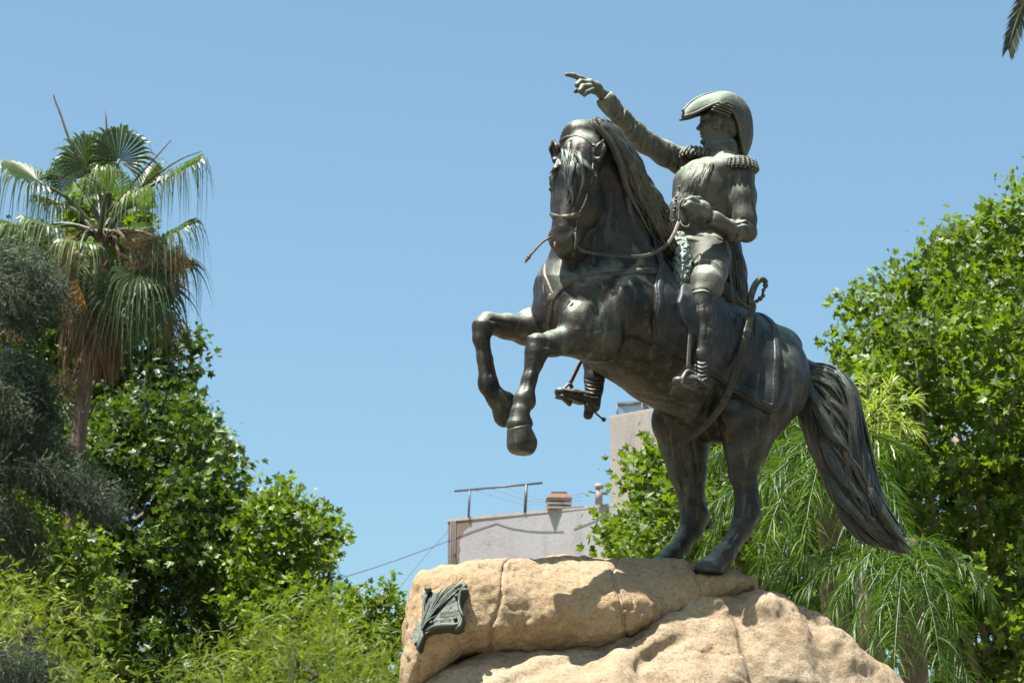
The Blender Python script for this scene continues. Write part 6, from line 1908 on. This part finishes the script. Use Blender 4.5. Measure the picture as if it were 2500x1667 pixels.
# louvred chimney
cp_ = on_roof(1365, 1240); ch = empty("chimney", cp_, "squat louvred chimney with terracotta cap in the middle of the low roof", "chimney")
rz = math.atan2(dirw[1], dirw[0]) + 0.5
for k in range(3):
    mb = MB(); mb.box(cp_ + (0, 0.3, 0.04 + k * 0.105), (0.31, 0.24, 0.030), rz); mb.build("slab", M_CONC, ch, smooth=False)
mb = MB(); mb.box(cp_ + (0, 0.3, 0.13), (0.24, 0.18, 0.13), rz); mb.build("flue", M_STEEL, ch, smooth=False)
mb = MB()
c_ = cp_ + np.array((0, 0.3, 0.29)); Mr = np.array([[math.cos(rz), -math.sin(rz), 0], [math.sin(rz), math.cos(rz), 0], [0, 0, 1]])
q = [Mr @ np.array((x * .33, y * .26, 0)) + c_ for x, y in ((-1, -1), (1, -1), (1, 1), (-1, 1))]; q2 = [Mr @ np.array((x * .22, y * .16, 0.13)) + c_ for x, y in ((-1, -1), (1, -1), (1, 1), (-1, 1))]
mb.add(q + q2, [(3, 2, 1, 0), (4, 5, 6, 7), (0, 1, 5, 4), (1, 2, 6, 5), (2, 3, 7, 6), (3, 0, 4, 7)]); mb.build("cap", M_TILE, ch, smooth=False)
mb = MB(); mb.box(c_ + (0, 0, 0.155), (0.2, 0.14, 0.022), rz); mb.build("lid", M_STEEL, ch, smooth=False)
# overhead wires
w0 = at(700, 1445, 62); w1 = at(1100, 1318, 74.8)
mb = MB(); mb.tube(curve([w0, at(812, 1416, 65), at(950, 1373, 70), w1], 30), 0.012, 5)
o = mb.build("overhead_wire", M_WIRE, loc=w0); tag(o, "thicker dark wire rising from the left trees to the low block's stained end", "wire")
mb = MB(); w2 = at(900, 1540, 60); mb.tube(curve([w2, at(957, 1460, 63), at(1020, 1378, 68), at(1094, 1296, 74.8)], 26), 0.008, 5)
o = mb.build("overhead_wire", M_WIRE, loc=w2); tag(o, "thin steep wire slanting up from behind the boulder's left end", "wire")
# ================================================================ ground
m, nt, b = newmat("ground")
co = coords(nt)
c = mixc(nt, ramp(nt, noise_n(nt, 0.08, 5, 0.6, co), [(0.45, 0.0), (0.55, 1.0)]), (0.24, 0.20, 0.15), (0.07, 0.10, 0.035))
c = mixc(nt, 0.3, c, ramp(nt, noise_n(nt, 6.0, 6, 0.7, co), [(0.3, (0.12, 0.10, 0.08)), (0.7, (0.34, 0.30, 0.24))]))
nt.links.new(c, b.inputs["Base Color"]); b.inputs["Roughness"].default_value = 0.95
mb = MB(); n = 24
gx = np.linspace(-3000, 3000, n)
V = [(x, y, 0.0) for y in gx for x in gx]
mb.add(V, [(j * n + i, j * n + i + 1, (j + 1) * n + i + 1, (j + 1) * n + i) for j in range(n - 1) for i in range(n - 1)])
g = mb.build("ground", m, smooth=False); tag(g, "sandy park ground with patches of lawn", "ground", kind="structure")
# ================================================================ light
w = bpy.data.worlds.new("World"); SC.world = w; w.use_nodes = True
nt = w.node_tree; bg = nt.nodes["Background"]
sky = nt.nodes.new("ShaderNodeTexSky"); sky.sky_type = 'NISHITA'; sky.sun_disc = False
SUN_EL = math.radians(70); SUN_AZ = math.radians(235)     # compass azimuth, clockwise from +Y
sky.sun_elevation = SUN_EL; sky.sun_rotation = SUN_AZ
sky.altitude = 300; sky.air_density = 1.0; sky.dust_density = 3.0; sky.ozone_density = 1.6
tint = mixc(nt, 1.0, sky.outputs[0], (0.895, 1.08, 1.0), 'MULTIPLY'); nt.links.new(tint, bg.inputs[0]); bg.inputs[1].default_value = 0.062
sun_d = bpy.data.lights.new("sun", 'SUN'); sun_d.energy = 5.0; sun_d.angle = math.radians(0.53); sun_d.color = (1.0, 0.95, 0.86)
sun = bpy.data.objects.new("sun", sun_d); COL.objects.link(sun)
sd = Vector((math.sin(SUN_AZ) * math.cos(SUN_EL), math.cos(SUN_AZ) * math.cos(SUN_EL), math.sin(SUN_EL)))
sun.rotation_euler = sd.to_track_quat('Z', 'Y').to_euler()
SC.view_settings.view_transform = 'Standard'; SC.view_settings.look = 'None'
SC.view_settings.exposure = 1.68; SC.view_settings.gamma = 1.0
SC.render.film_transparent = False
SC.cycles.use_denoising = True
SC.cycles.max_bounces = 8; SC.cycles.diffuse_bounces = 3; SC.cycles.glossy_bounces = 2; SC.cycles.transmission_bounces = 3; SC.cycles.transparent_max_bounces = 8
